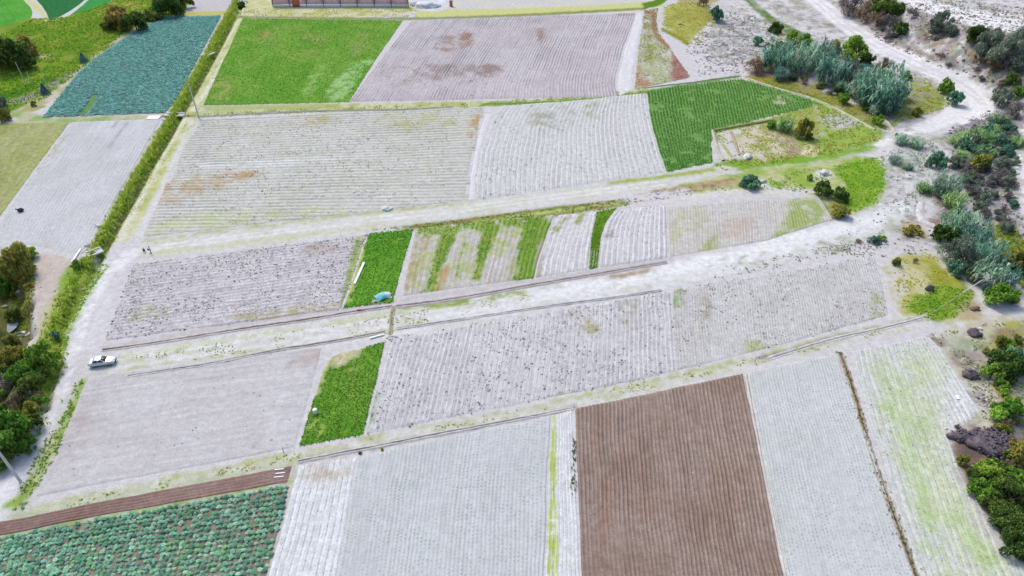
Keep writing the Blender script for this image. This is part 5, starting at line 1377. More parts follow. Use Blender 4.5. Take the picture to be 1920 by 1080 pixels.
for q in range(300):
    px, py = 1570 + 345 * scr.random(), -4 + 190 * scr.random()
    if sdf_poly(np.array([px]), np.array([py]), [(1600, -4), (1690, 8), (1790, 44), (1915, 64), (1915, 180), (1850, 160), (1740, 112), (1650, 66)])[0] < 0: continue
    if abs(px - 1722) < 14 or abs(px - 1803) < 12: continue
    k = int(scr.choice(3, p=[.4, .4, .2]))
    kind, lb = [('purple', 'purplish dry bush scattered on the eroded bank'), ('dry', 'brown dry bush scattered on the eroded bank'), ('greygreen', 'grey-green low bush scattered on the eroded bank')][k]
    T(px, py, 3.5 + 6 * scr.random() ** 1.5, kind, lb, 'scrub_bush', 'bush', group=['purplish', 'brown', 'grey-green'][k] + ' scrub on the eroded bank', hf=.7)
    cnt += 1
    if cnt >= 46: break
T(1840, 305, 20, 'olive', 'olive bush right of the corner where the two paths meet')
T(1760, 300, 18, 'teal', 'dark teal bush at the upper corner of the long plot')
T(1822, 330, 8, 'green', 'bright green little bush alone in the purplish scrub')
def fill(poly, n, opts, rmin, rmax, where, hf=.7, seed=3):
    q = np.random.default_rng(seed); g = np.array(poly, float); done = 0; a = 0
    while done < n and a < n * 40:
        a += 1
        px, py = g[:, 0].min() + np.ptp(g[:, 0]) * q.random(), g[:, 1].min() + np.ptp(g[:, 1]) * q.random()
        if sdf_poly(np.array([px]), np.array([py]), g)[0] < 0: continue
        kind, word = opts[int(q.integers(0, len(opts)))]
        reed = kind in ('silver', 'reedteal', 'reedgreen')
        T(px, py, rmin + (rmax - rmin) * q.random() ** 1.4, kind, word + ' ' + where, 'reed_clump' if reed else 'scrub_bush', 'reeds' if reed else 'bush', group=word + ' ' + where, hf=hf)
        done += 1
fill([(1425, 112), (1470, 80), (1540, 84), (1610, 120), (1690, 140), (1705, 190), (1650, 215), (1560, 160), (1440, 140)], 26, [('reedteal', 'small teal reed tuft'), ('silver', 'small silvery reed tuft'), ('dkgreen', 'dark undergrowth bush')], 8, 17, 'filling the reed thicket at upper right', .85, 11)
fill([(1440, 128), (1545, 150), (1600, 175), (1650, 205), (1672, 222), (1655, 228), (1590, 190), (1500, 150), (1440, 142)], 16, [('dkgreen', 'low dark bush'), ('olive', 'low olive bush'), ('purple', 'low purplish bush')], 6, 11, 'along the foot of the reed thicket at upper right', .6, 12)
fill([(-10, 655), (70, 660), (85, 700), (62, 770), (66, 800), (20, 850), (-10, 850)], 26, [('green', 'leafy green bush'), ('dry', 'bare brown bush'), ('olive', 'olive bush'), ('dkgreen', 'dark green bush')], 8, 19, 'in the tangle beside the ditch at the left edge', .8, 13)
fill([(0, 470), (64, 468), (50, 560), (0, 560)], 12, [('olive', 'olive bush'), ('green', 'leafy green bush'), ('ochre', 'yellowish bush')], 8, 16, 'around the olive-green tree below the seeded field', .8, 14)
fill([(1760, 425), (1810, 405), (1870, 480), (1905, 560), (1860, 560), (1800, 500)], 22, [('reedteal', 'small teal reed tuft'), ('silver', 'small silvery reed tuft'), ('dkgreen', 'dark undergrowth bush'), ('greygreen', 'grey-green undergrowth bush')], 9, 17, 'filling the thicket at the right end of the long plot', .8, 15)
fill([(1820, 880), (1860, 860), (1918, 880), (1918, 1050), (1890, 1010), (1850, 950)], 22, [('dkgreen', 'dark green bush'), ('green', 'leafy green bush')], 12, 22, 'in the dark belt beside the weedy field', .75, 16)
fill([(1850, 640), (1918, 630), (1918, 790), (1875, 790), (1850, 700)], 12, [('green', 'leafy green bush'), ('olive', 'olive bush'), ('dkgreen', 'dark green bush')], 8, 16, 'at the right edge of the waste ground', .75, 17)
fill([(0, 80), (50, 70), (66, 110), (30, 128), (0, 130)], 9, [('dkgreen', 'dark bush'), ('olive', 'olive bush'), ('dry', 'brown bush')], 9, 18, 'around the dark tree at the far left edge', .8, 18)
fill([(190, 40), (270, 25), (300, 12), (330, 12), (280, 48), (200, 54)], 9, [('olive', 'olive bush'), ('dkgreen', 'dark bush'), ('ochre', 'yellowish bush')], 7, 13, 'between the grassland and the far cabbage field', .75, 19)
fill([(1805, 830), (1850, 815), (1905, 830), (1890, 860), (1830, 850)], 7, [('dry', 'bare brown bush'), ('purple', 'purplish bush')], 4, 9, 'on the rubble heap', .6, 21)
fill([(1868, 795), (1918, 780), (1918, 890), (1890, 880), (1885, 830)], 14, [('olive', 'olive bush'), ('dry', 'bare brown bush'), ('dkgreen', 'dark green bush')], 7, 14, 'behind the rubble heap', .75, 22)
# reeds at the right end of the long plot
T(1690, 262, 14, 'silver', 'silvery low reeds beside the dust path end', 'reed_clump', 'reeds', hf=.6)
T(1718, 268, 15, 'silver', 'silvery low reeds between the two dust path arms', 'reed_clump', 'reeds', hf=.6)
T(1680, 300, 12, 'silver', 'pale reed tuft above the stony end of the long plot', 'reed_clump', 'reeds', hf=.6)
T(1702, 312, 10, 'silver', 'pale reed tuft on the stony end of the long plot', 'reed_clump', 'reeds', hf=.6)
T(1734, 352, 14, 'reedgreen', 'grey-green reed tuft above the brown dug soil', 'reed_clump', 'reeds', hf=.7)
T(1776, 348, 24, 'silver', 'tall silvery reed clump above the brown dug soil', 'reed_clump', 'reeds', hf=1.0)
T(1790, 375, 18, 'reedgreen', 'light green reed clump below the tall silvery clump', 'reed_clump', 'reeds', hf=.9)
T(1792, 400, 14, 'green', 'green bush at the right of the brown dug soil')
T(1800, 418, 30, 'silver', 'broad silvery reed clump at the top of the right-end thicket', 'reed_clump', 'reeds', hf=.8)
T(1768, 440, 20, 'dkgreen', 'dark green bush at the left of the right-end thicket')
T(1830, 440, 26, 'reedteal', 'teal reed clump at the upper right of the right-end thicket', 'reed_clump', 'reeds', hf=.9)
T(1806, 474, 38, 'greygreen', 'large grey-green bush filling the right-end thicket', big=True, hf=.8)
T(1795, 500, 18, 'teal', 'low teal bush at the foot of the large grey-green bush')
T(1850, 478, 30, 'reedteal', 'spiky teal reed clump right of the large grey-green bush', 'reed_clump', 'reeds', hf=.9)
T(1856, 515, 26, 'silver', 'silvery spiky reed clump above the lower green bush', 'reed_clump', 'reeds', hf=.9)
T(1882, 518, 24, 'reedteal', 'teal reed clump nearest the right edge in the right-end thicket', 'reed_clump', 'reeds', hf=.9)
T(1832, 520, 14, 'purple', 'bare purplish bush in the gap of the right-end thicket')
T(1880, 552, 30, 'green', 'green fern-like bush at the bottom of the right-end thicket', hf=.7)
T(1905, 488, 26, 'olive', 'olive bush at the right edge beside the yellow-green slope')
T(1912, 500, 16, 'dkgreen', 'dark bush at the right edge under the yellow-green slope')
T(1682, 490, 10, 'olive', 'small olive bush in the dry patch right of the fine-rowed field')
T(1717, 488, 6, 'dry', 'tiny brown bush in the dry patch right of the fine-rowed field')
T(1640, 450, 13, 'teal', 'low teal bush on the lane near the right end', hf=.5)
T(1655, 446, 9, 'green', 'low green bush on the lane near the right end', hf=.5)
T(1610, 452, 7, 'dry', 'low dry tuft on the lane near the right end', hf=.5)
T(1712, 432, 20, 'ochre', 'heap-like straw-coloured shrub beside the brown dug soil', hf=.4)
# lower right
T(1892, 678, 32, 'dkgreen', 'large dark green bush at the right edge of the waste ground', big=True)
T(1902, 668, 22, 'teal', 'bluish bush on top of the large dark bush at the right edge')
T(1862, 698, 20, 'green', 'bright green bush at the left foot of the large dark bush')
T(1878, 640, 14, 'olive', 'olive bush above the large dark bush at the right edge')
T(1900, 765, 26, 'green', 'green bush at the right edge above the rubble heap')
T(1872, 778, 16, 'bright', 'yellow-green bush left of the green bush above the rubble heap')
T(1806, 862, 13, 'olive', 'olive bush on the field edge below the rubble heap')
T(1860, 890, 30, 'green', 'leafy green tree just below the rubble heap', 'tree', 'tree', big=True, hf=.8)
T(1832, 910, 22, 'green', 'green bush between the leafy tree and the weedy field')
T(1896, 930, 36, 'dkgreen', 'dark green tree at the right edge below the leafy green tree', 'tree', 'tree', big=True, hf=.8)
T(1900, 985, 34, 'dkgreen', 'lowest dark tree at the right edge beside the weedy field', 'tree', 'tree', big=True, hf=.8)
T(1862, 945, 22, 'dkgreen', 'dark bush left of the dark tree at the right edge')
T(1910, 850, 22, 'olive', 'olive bush at the right edge beside the rubble heap')
T(1880, 905, 24, 'dkgreen', 'dark bush in the gap between leafy tree and dark tree at the right edge', big=True)
T(1848, 925, 20, 'green', 'green bush on the field side of the dark trees at the right edge')
T(1882, 965, 26, 'dkgreen', 'dark bush between the two dark trees at the right edge', big=True)
T(1905, 1030, 22, 'dkgreen', 'dark bush at the right edge below the lowest dark tree')
T(1915, 900, 26, 'green', 'green bush cut by the right frame edge behind the leafy tree')
T(1796, 800, 6, 'dry', 'dry tuft at the left tip of the rubble heap')

# ------------------------------------------------------------------ ditches
def ditch(label, pts, w_bank=.35, w=.35, bank=(200, 194, 196), bed=(112, 96, 90), h=.14, name='irrigation_ditch'):
    g = chaikin(G(pts), 2, closed=False)
    L = np.linalg.norm(np.diff(g, axis=0), axis=1).sum()
    g, _ = resample(g, max(6, int(L / .6)))
    d = np.gradient(g, axis=0); d /= np.linalg.norm(d, axis=1)[:, None]
    nn = np.column_stack([-d[:, 1], d[:, 0]])
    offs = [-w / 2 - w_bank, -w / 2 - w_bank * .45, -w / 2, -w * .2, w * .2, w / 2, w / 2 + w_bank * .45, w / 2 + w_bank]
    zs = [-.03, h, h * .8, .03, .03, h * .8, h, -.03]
    cs = [bank, bank, bank, bed, bed, bank, bank, bank]  # bed: moist soil tone with the trough's shade painted in
    V, Cc = [], []
    for o_, z_, c_ in zip(offs, zs, cs):
        wob = (fbm(g[:, 0], g[:, 1], 1.2, int(o_ * 100) + 300, 2) - .5) * .22
        p = g + nn * (o_ + wob)[:, None]
        V.append(np.column_stack([p, hgt(p[:, 0], p[:, 1]) + .012 + z_ + (wob * .15 if z_ > 0 else 0)]))
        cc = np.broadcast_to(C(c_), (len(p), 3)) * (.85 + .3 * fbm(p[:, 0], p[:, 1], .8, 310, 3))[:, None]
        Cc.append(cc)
    n = len(g); V = np.vstack(V)
    F = [[k * n + i, k * n + i + 1, (k + 1) * n + i + 1, (k + 1) * n + i] for k in range(7) for i in range(n - 1)]
    F = np.array(F)
    if np.cross(V[F[0, 1]] - V[F[0, 0]], V[F[0, 3]] - V[F[0, 0]])[2] < 0: F = F[:, ::-1]
    o = mk(name, V, F, M_SOIL, np.vstack(Cc), smooth=True)
    return tag(o, label, None, None, 'structure')
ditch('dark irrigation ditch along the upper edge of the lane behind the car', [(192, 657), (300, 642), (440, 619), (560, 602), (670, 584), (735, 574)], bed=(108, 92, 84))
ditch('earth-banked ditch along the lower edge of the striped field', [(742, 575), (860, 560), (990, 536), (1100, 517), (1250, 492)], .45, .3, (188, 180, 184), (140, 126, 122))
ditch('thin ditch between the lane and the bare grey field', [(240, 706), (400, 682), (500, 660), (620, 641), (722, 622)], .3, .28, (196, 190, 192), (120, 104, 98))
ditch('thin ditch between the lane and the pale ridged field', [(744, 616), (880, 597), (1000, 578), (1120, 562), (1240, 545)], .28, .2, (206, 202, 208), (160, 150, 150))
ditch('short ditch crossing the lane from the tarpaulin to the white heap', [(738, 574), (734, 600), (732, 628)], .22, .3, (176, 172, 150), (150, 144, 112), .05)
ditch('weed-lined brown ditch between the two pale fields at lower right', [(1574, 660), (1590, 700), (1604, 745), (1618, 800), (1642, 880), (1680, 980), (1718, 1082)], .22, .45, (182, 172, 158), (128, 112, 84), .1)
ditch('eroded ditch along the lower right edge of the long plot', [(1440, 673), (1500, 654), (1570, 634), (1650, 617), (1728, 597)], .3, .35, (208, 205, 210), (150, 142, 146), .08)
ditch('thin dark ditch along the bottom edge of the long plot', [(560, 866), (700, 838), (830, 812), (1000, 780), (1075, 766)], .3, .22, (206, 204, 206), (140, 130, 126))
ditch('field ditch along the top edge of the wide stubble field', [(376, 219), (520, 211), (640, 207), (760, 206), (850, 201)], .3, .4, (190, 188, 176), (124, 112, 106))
x, y = along([(1574, 660), (1604, 745), (1642, 880), (1718, 1082)], 1.0, 6)
blades('ditch_weeds', 'brownish weeds growing in the ditch between the two pale fields at lower right', x, y, .3, .05, [(140, 126, 88), (120, 112, 76), (150, 150, 92)], 5, .05)
x, y = along([(740, 575), (737, 600), (732, 628)], .8, 5)
blades('ditch_weeds', 'weeds along the short ditch crossing the lane', x, y, .15, .06, [(150, 152, 100), (132, 146, 84), (170, 166, 124)], 5, .05)
x, y = along([(1074, 820), (1076, 850), (1074, 895), (1076, 930)], .7, 8)
blades('edge_weeds', 'dark weeds on the white strip beside the brown field', x, y, .35, .07, [(130, 130, 90), (110, 112, 70)], 5, .05)

# ------------------------------------------------------------------ small things
def box(cx, cy, cz, sx, sy, sz):
    v = np.array([[x, y, z] for x in (-.5, .5) for y in (-.5, .5) for z in (-.5, .5)]) * [sx, sy, sz] + [cx, cy, cz]
    f = np.array([[0, 1, 3, 2], [4, 6, 7, 5], [0, 4, 5, 1], [2, 3, 7, 6], [0, 2, 6, 4], [1, 5, 7, 3]])
    return v, f
def part(name, shapes, mat, parent, smooth=False, bevel=0):
    V, F = join(shapes)
    o = mk(name, V, F, mat, smooth=smooth, parent=parent)
    if bevel:
        b = o.modifiers.new('bevel', 'BEVEL'); b.width = bevel; b.segments = 2
    return o
def heading(p0, p1):
    a, b = at(*p0), at(*p1)
    return math.atan2(b.y - a.y, b.x - a.x), (b - a).length

# --- poles
M_POLE = plain_mat('pole_concrete', (.55, .55, .53), .8, var=.1)
M_WOOD = plain_mat('grey_wood', (.40, .36, .32), .9, var=.25)
M_INS = plain_mat('insulator', (.35, .22, .16), .3, var=.05)
def pole(px, py, top_y, label, r=.16, arm=True, h=None, rz=0.3):
    p = at(px, py)
    if h is None:
        h = 3.0
        while project(p.x, p.y, p.z + h)[1] > top_y and h < 14: h += .05
    o = empty('utility_pole', p, rz, label, 'pole', 'concrete poles beside the tracks')
    part('mast', [tube([(0, 0, -.2), (0, 0, h * .5), (0, 0, h)], [r, r * .8, r * .58], 10)], M_POLE, o, True)
    if arm:
        part('crossarm', [box(0, .0, h - .45, 1.5, .1, .12)], M_WOOD, o)
        for sx in (-.65, 0.0, .65):
            part('insulator', [tube([(sx, 0, h - .39), (sx, 0, h - .30), (sx, 0, h - .18)], [.05, .07, .03], 8)], M_INS, o, True)
        part('bracket', [tube([(-.5, .07, h - .48), (0, .12, h - .95)], [.02, .02], 5), tube([(.5, .07, h - .48), (0, .12, h - .95)], [.02, .02], 5)], M_WOOD, o)
    return o
pole(373, 221, 156, 'tall pale concrete pole at the corner of the wide stubble field', .2)
pole(38, 902, None, 'near pale concrete pole at the lower left corner beside the dirt road', .2, h=9.5, rz=.8)
pole(49, 160, 117, 'leftmost of the thin poles on the far left grassland', .12, False)
pole(60, 157, 134, 'shortest thin pole standing second from the left on the grassland', .12, False)
pole(91, 166, 136, 'thin pole behind the lower blue-grey conical tree', .1, False)
# leaning pole at the right
a_, b_ = at(1746, 588), at(1842, 525, 3.0) + Vector((0, 0, 3.0))
o = empty('leaning_pole', a_, 0, 'long thin pole leaning over the green grass towards the reeds at right', 'pole')
d_ = b_ - a_
part('mast', [tube([(0, 0, 0), tuple(d_ * .6)], [.05, .05], 8)], M_WOOD, o, True)
part('upper_mast', [tube([tuple(d_ * .6), tuple(d_)], [.09, .07], 8)], M_POLE, o, True)

# --- slabs over the ditch
def slab(px0, px1, depth_m, label, rails=True, z=.18):
    rz, L = heading(px0, px1)
    c = (at(*px0) + at(*px1)) / 2
    ctr = Vector((c.x, c.y, max(at(*px0).z, at(*px1).z)))
    o = empty('slab_bridge', ctr, rz, label, 'bridge', 'small slab bridges over the hedge ditch')
    part('deck', [box(0, 0, z, L, depth_m, .16)], M_CONC, o, bevel=.02)
    if rails:
        for sy in (-1, 1): part('kerb', [box(0, sy * (depth_m / 2 - .11), z + .19, L * .96, .2, .22)], M_WHITE, o, bevel=.02)
    return o
slab((166, 480), (196, 480), 1.9, 'pale concrete slab bridge with white kerbs at the track junction')
slab((310, 217), (346, 217), 1.8, 'white slab footbridge over the hedge ditch at the corner of the far cabbage field')
slab((386, 106), (402, 106), 1.6, 'small slab bridge over the hedge ditch halfway along the far cabbage field')
slab((448, 5), (464, 4), 1.8, 'farthest slab bridge over the hedge ditch at the top of the picture')
# concrete pads and loose planks
def plank(px0, px1, w, t, label, name='plank', mat=None, z=.08):
    rz, L = heading(px0, px1)
    a, b = at(*px0), at(*px1); c = (a + b) / 2
    o = part(name, [box(0, 0, 0, L, w, t)], mat or M_WHITE, None, bevel=.015)
    o.location = (c.x, c.y, max(a.z, b.z, h1(c.x, c.y)) + z + t / 2); o.rotation_euler = (0, 0, rz)
    return tag(o, label, 'plank' if name == 'plank' else name.replace('_', ' '))
plank((665, 534), (683, 494), .42, .22, 'white beam lying on the edge of the upper green plot', 'beam')
plank((694, 635), (720, 628), .3, .14, 'white plank lying above the lower green plot')
plank((135, 493), (152, 468), .36, .14, 'white plank pointing from the slab bridge to the bare corner')
plank((277, 221), (300, 221), 2.0, .1, 'flat white concrete pad beside the footbridge', 'pad', M_WHITE)
plank((1793, 742), (1797, 750), .45, .12, 'short white board lying on the pale weedy field', 'board')
o = bpy.data.objects['plank']

# pale spoil beside the hedge bank
def heap(px, py, rx_px, h, label, mat, name='heap', cat='heap', seed=1, sub=3, ry=None, rough=.5):
    p = at(px, py); r = rx_px * mpp(px, py)
    V, F = lump_verts(seed, sub, rough)
    V = V.copy(); V[:, 2] = np.maximum(V[:, 2], -.15)
    fr = V + np.array([[mnoise.noise(Vector(v) * 5 + Vector((seed, 0, 0))) for _ in range(1)] * 3 for v in V]) * .08
    fr = fr * np.array([r, ry if ry else r * .8, h])
    o = mk(name, fr, F, mat, smooth=False); o.location = p
    return tag(o, label, cat)
M_LIME = plain_mat('white_spoil', (.58, .57, .58), .95, var=.1, scale=1.5)
heap(186, 424, 9, .35, 'low heap of white spoil between seeded field and hedge bank', M_LIME, 'spoil_heap', seed=2)
heap(164, 462, 6, .5, 'small white spoil heap above the slab bridge', M_LIME, 'spoil_heap', seed=3)
heap(800, 12, 24, 1.6, 'broad white gravel heap at the end of the pink wall', M_LIME, 'gravel_heap', seed=4)
heap(776, 10, 8, 1.2, 'small bluish white gravel heap touching the end of the pink wall', M_LIME, 'gravel_heap', seed=5)
heap(726, 392, 9, .5, 'white lime heap on the lower edge of the wide stubble field', M_LIME, 'lime_heap', seed=6)
heap(1742, 543, 8, 1.0, 'dark purplish mound on the dry grass right of the fine-rowed field', M_DARKROCK, 'dark_mound', 'mound', 7)
heap(1826, 626, 13, .8, 'dark charred mound on the upper waste ground beside a white stone', M_DARKROCK, 'dark_mound', 'mound', 8)
heap(1828, 580, 8, .5, 'small brown mound between the pole foot and the green bush', plain_mat('brown_soil', (.16, .11, .10), .95, var=.3), 'soil_mound', 'mound', 9)
heap(1822, 700, 10, .4, 'grey rubble mound on the field corner of the waste ground', plain_mat('grey_rubble', (.3, .27, .27), .95, var=.4, scale=5), 'rubble_mound', 'mound', 10)

def stone(px, py, r_px, label, mat, seed, name='boulder', group=None, flat_=.65):
    p = at(px, py); r = max(r_px * mpp(px, py), .12)
    V, F = lump_verts(seed, 2, .75)
    qq = random.Random(seed)
    o = mk(name, V * [r * qq.uniform(.8, 1.15), r * qq.uniform(.5, .8), r * flat_ * .7], F, mat, smooth=False)
    o.location = (p.x, p.y, p.z + r * flat_ * .45); o.rotation_euler = (0, 0, seed * 1.3)
    return tag(o, label, 'stone', group)
M_CREAM = plain_mat('cream_stone', (.5, .42, .33), .9, var=.2)
for i, (px, py, r, lb, mt) in enumerate([
    (1401, 296, 9, 'large white boulder at the lower corner of the bare earth pad', M_LIME),
    (1376, 300, 5, 'grey stone left of the large white boulder', M_ROCK),
    (1430, 342, 7, 'white boulder beside the dark teal bush on the bank', M_LIME),
    (1545, 326, 9, 'white boulder at the top of the lush grass patch', M_LIME),
    (1763, 175, 4, 'white stone on the grassy triangle beside the road bend', M_LIME),
    (1720, 174, 2, 'tiny pale stone in the middle of the grassy triangle', M_CREAM),
    (1838, 617, 4, 'white stone beside the dark charred mound', M_LIME),
    (1852, 802, 6, 'cream stone on the top edge of the rubble heap', M_CREAM),
    (1824, 876, 4, 'cream stone below the rubble heap among olive bushes', M_CREAM),
    (1788, 866, 3, 'white stone on the field edge below the rubble heap', M_LIME),
    (1852, 950, 3, 'white stone on the field edge beside the lower dark trees', M_LIME),
    (1892, 1004, 3, 'lowest white stone on the field edge at the right', M_LIME),
    (1773, 804, 4, 'white stone at the left tip of the rubble heap', M_LIME),
    (8, 552, 6, 'pale grey boulder at the left edge of the stream gully', M_ROCK),
    (10, 576, 6, 'second pale boulder at the left edge above the stream', M_ROCK),
    (38, 548, 9, 'large grey boulder under the olive-green tree at the gully', M_ROCK),
    (46, 560, 7, 'dark boulder beside the large grey boulder in the gully', M_DARKROCK),
    (55, 628, 6, 'white boulder on the bank below the stream water', M_LIME),
    (46, 624, 5, 'white stone left of the white boulder below the stream', M_LIME),
    (30, 601, 4, 'stone at the upper edge of the stream water', M_ROCK),
    (76, 538, 2, 'tiny white stone on the bare tan corner', M_LIME),
    (1275, 46, 4, 'pale stone at the right of the dry grass patch', M_CREAM),
    (156, 543, 4, 'pale stone lying in the ditch below the slab bridge', M_LIME),
    (580, 797, 2, 'tiny pale stone below the white drum in the lower green plot', M_CREAM),
]): stone(px, py, r, lb, mt, 20 + i)

# rubble heap: a mound with separate stones
def rubble(px, py, n, rx, ry, label, pale=False):
    p = at(px, py)
    o = empty('rubble_heap', p, 0, label, 'rubble heap')
    V, F = lump_verts(55, 3, .5); V = V.copy(); V[:, 2] = np.maximum(V[:, 2], -.1)
    m = mk('mound', V * [rx, ry, .15 if pale else .9], F, M_ROCK if pale else plain_mat('rubble_earth', (.125, .10, .115), .95, var=.4, scale=2), parent=o)
    meshes = []
    for k in range(4):
        v, f = lump_verts(70 + k, 1, .5)
        meshes.append(mk('stone', v, f, M_LIME if pale else M_DARKROCK, link=False))
    for i in range(n):
        a = random.random() * 6.28; q = math.sqrt(random.random())
        xx, yy = q * rx * 1.1 * math.cos(a), q * ry * 1.1 * math.sin(a)
        zz = (.15 if pale else .85) * math.sqrt(max(0, 1 - q * q)) + .05
        st = bpy.data.objects.new('stone', meshes[i % 4]); COL.objects.link(st); st.parent = o
        s_ = .09 + .24 * random.random() ** 2
        st.location = (xx, yy, zz); st.scale = (s_, s_ * random.uniform(.6, 1), s_ * random.uniform(.45, .8)); st.rotation_euler = (random.uniform(-.4, .4), random.uniform(-.4, .4), random.random() * 6)
rubble(1866, 832, 190, 3.3, 2.6, 'wide heap of dark purplish rubble stones at the right edge')
rubble(1806, 820, 50, 1.9, 1.0, 'low tongue of dark stones reaching from the rubble heap into the field corner')
rubble(1820, 705, 30, 1.1, .9, 'small scatter heap of stones on the grey field corner of the waste ground')
rubble(737, 634, 22, .9, .5, pale=True, label='small pile of pale stones where the lane ditch meets the green plot')

# stream water in the gully
wp = [at(4, 596), at(24, 596), at(36, 606), at(30, 622), at(8, 622), at(-14, 606)]
wz = min(h1(p.x, p.y) for p in wp)
g_ = chaikin(np.array([[p.x, p.y] for p in [at(-60, 590), at(0, 592), at(26, 596), at(40, 608), at(30, 624), at(-60, 630)]]), 2)
cx_, cy_ = g_.mean(0)
Vw = np.vstack([[[cx_, cy_, 0]], np.column_stack([g_, np.zeros(len(g_))])])
mw, ntw, bw = nodes('stream_water')
bw.inputs['Base Color'].default_value = (.10, .15, .19, 1); bw.inputs['Roughness'].default_value = .12
bpn = N(ntw, 'ShaderNodeBump'); bpn.inputs['Strength'].default_value = .3
gn = N(ntw, 'ShaderNodeNewGeometry'); ntw.links.new(noise_n(ntw, gn.outputs['Position'], 3, 3), bpn.inputs['Height']); ntw.links.new(bpn.outputs[0], bw.inputs['Normal'])
o = mk('stream', Vw, np.array([[0, i + 1, (i + 1) % len(g_) + 1] for i in range(len(g_))]), mw); o.location = (0, 0, wz + .55)
tag(o, 'bluish stream water at the left edge', None, None, 'structure')

# --- pink wall at the top
M_PINK = plain_mat('pink_panel', (.80, .50, .57), .8, var=.12, scale=.8)
M_PLINTH = plain_mat('white_plinth', (.82, .82, .84), .85, var=.06, scale=1)
M_POST = plain_mat('dark_post', C((150, 116, 136)), .8)
M_ORANGE = plain_mat('orange_sheet', C((214, 118, 78)), .7, var=.15, scale=2)
a_, b_ = at(512, 13), at(766, 13)
rz, L = math.atan2(b_.y - a_.y, b_.x - a_.x), (b_ - a_).length
o = empty('long_wall', a_, rz, 'long pink panelled wall on a white plinth at the top edge', 'wall')
part('plinth', [box(L / 2, .1, .45, L, .35, 1.1)], M_PLINTH, o)
np_ = 8
for k in range(np_):
    w_ = L / np_
    pn = part('panel', [box(w_ * (k + .5), .12, 2.1, w_ - .1, .14, 2.2)], M_PINK, o)
    part('batten', [box(w_ * (k + .5), .03, 2.1, w_ - .3, .05, .06)], M_PINK, pn)
for k in range(np_ + 1):
    part('post', [box(L / np_ * k, .06, 1.65, .2, .4, 3.3)], M_POST, o)
part('coping', [box(L / 2, .1, 3.26, L + .3, .4, .14)], M_PLINTH, o)
dx_ = (556 - 512) / (766 - 512) * L
dr = part('gate', [box(dx_, -.14, 1.3, 2.6, .12, 2.7)], M_ORANGE, o)
part('gate_rail', [box(dx_, -.22, .7, 2.5, .05, .12), box(dx_, -.22, 2.0, 2.5, .05, .12)], M_POST, dr)
p = at(846, 12)
o = empty('gate_pillar', p, 0, 'orange-brown brick pillar standing right of the gravel heap', 'pillar')
part('shaft', [box(0, 0, 1.0, 1.1, .6, 2.2)], plain_mat('brick_red', C((186, 128, 104)), .85, var=.2), o, bevel=.03)
part('cap', [box(0, 0, 2.17, 1.3, .8, .16)], M_CONC, o, bevel=.03)

# --- bare earth pad: ruined low walls and pit
def bank(px_pts, w, h, label, col, name='low_wall', kind=None):
    g = resample(chaikin(G(px_pts), 2, closed=False), 40)[0]
    d = np.gradient(g, axis=0); d /= np.linalg.norm(d, axis=1)[:, None]; nn = np.column_stack([-d[:, 1], d[:, 0]])
    offs = np.array([-.5, -.32, 0, .32, .5]) * w; zs = np.array([-.06, .75, 1, .75, -.06]) * h
    V, Cc = [], []
    for k in range(5):
        jit = (fbm(g[:, 0], g[:, 1], .9, 400 + k, 3) - .5)
        p = g + nn * (offs[k] + jit * w * .3)[:, None]
        V.append(np.column_stack([p, hgt(p[:, 0], p[:, 1]) + zs[k] * (1 + jit * .9 if zs[k] > 0 else 1)]))
        Cc.append(C(col) * (.8 + .4 * fbm(p[:, 0], p[:, 1], .7, 410, 3))[:, None])
    F = np.array([[k * 40 + i, k * 40 + i + 1, (k + 1) * 40 + i + 1, (k + 1) * 40 + i] for k in range(4) for i in range(39)])
    V = np.vstack(V)
    if np.cross(V[F[0, 1]] - V[F[0, 0]], V[F[0, 3]] - V[F[0, 0]])[2] < 0: F = F[:, ::-1]
    o = mk(name, V, F, M_SOIL, np.vstack(Cc), smooth=True)
    return tag(o, label, 'wall') if kind is None else tag(o, label, None, None, kind)
bank([(1336, 246), (1340, 262), (1348, 288), (1356, 302)], .9, .4, 'ruined pale earth wall along the left side of the bare earth pad', (196, 192, 184))
bank([(1338, 246), (1370, 240), (1410, 233), (1450, 226)], .9, .5, 'low grassy earth wall along the back of the bare earth pad', (160, 162, 104))
bank([(1356, 272), (1366, 286), (1374, 300)], .8, .22, 'short earth wall between the pit and the bare earth pad', (178, 180, 116))
bank([(1370, 248), (1378, 266), (1386, 290)], .8, .2, 'crumbling brownish wall on the left edge of the bare earth pad', (186, 168, 152))
bank([(1648, 222), (1662, 232), (1680, 254)], .7, .7, 'narrow pale wall below the largest reed clump', (208, 204, 198))
bank([(1400, 147), (1460, 168), (1540, 190), (1600, 222), (1640, 244)], .6, .35, 'thin pale footpath bank between the row crop and the reed slope', (212, 210, 184))
bank([(1205, 165), (1290, 156), (1340, 148), (1388, 143)], .5, .3, 'thin pale bank along the top edge of the row crop', (206, 206, 176))
bank([(1756, 440), (1775, 428), (1785, 420)], .5, .35, 'short earth bank beside the brown dug soil', (150, 130, 126))
bank([(1398, 702), (1412, 780), (1432, 880), (1452, 980), (1474, 1085)], .3, .12, 'pale earth ridge along the right edge of the brown field', (214, 208, 206), kind='structure', name='earth_ridge')
bank([(1405, 702), (1420, 780), (1439, 880), (1459, 980), (1481, 1085)], .3, .12, 'second pale earth ridge beside the right edge of the brown field', (206, 204, 202), kind='structure', name='earth_ridge')
# spoil ridge round the dug hole
bank([(1728, 378), (1724, 392), (1726, 408), (1738, 420), (1752, 422)], 1.5, .2, 'curved white spoil ridge around the dug hole', (216, 213, 219))

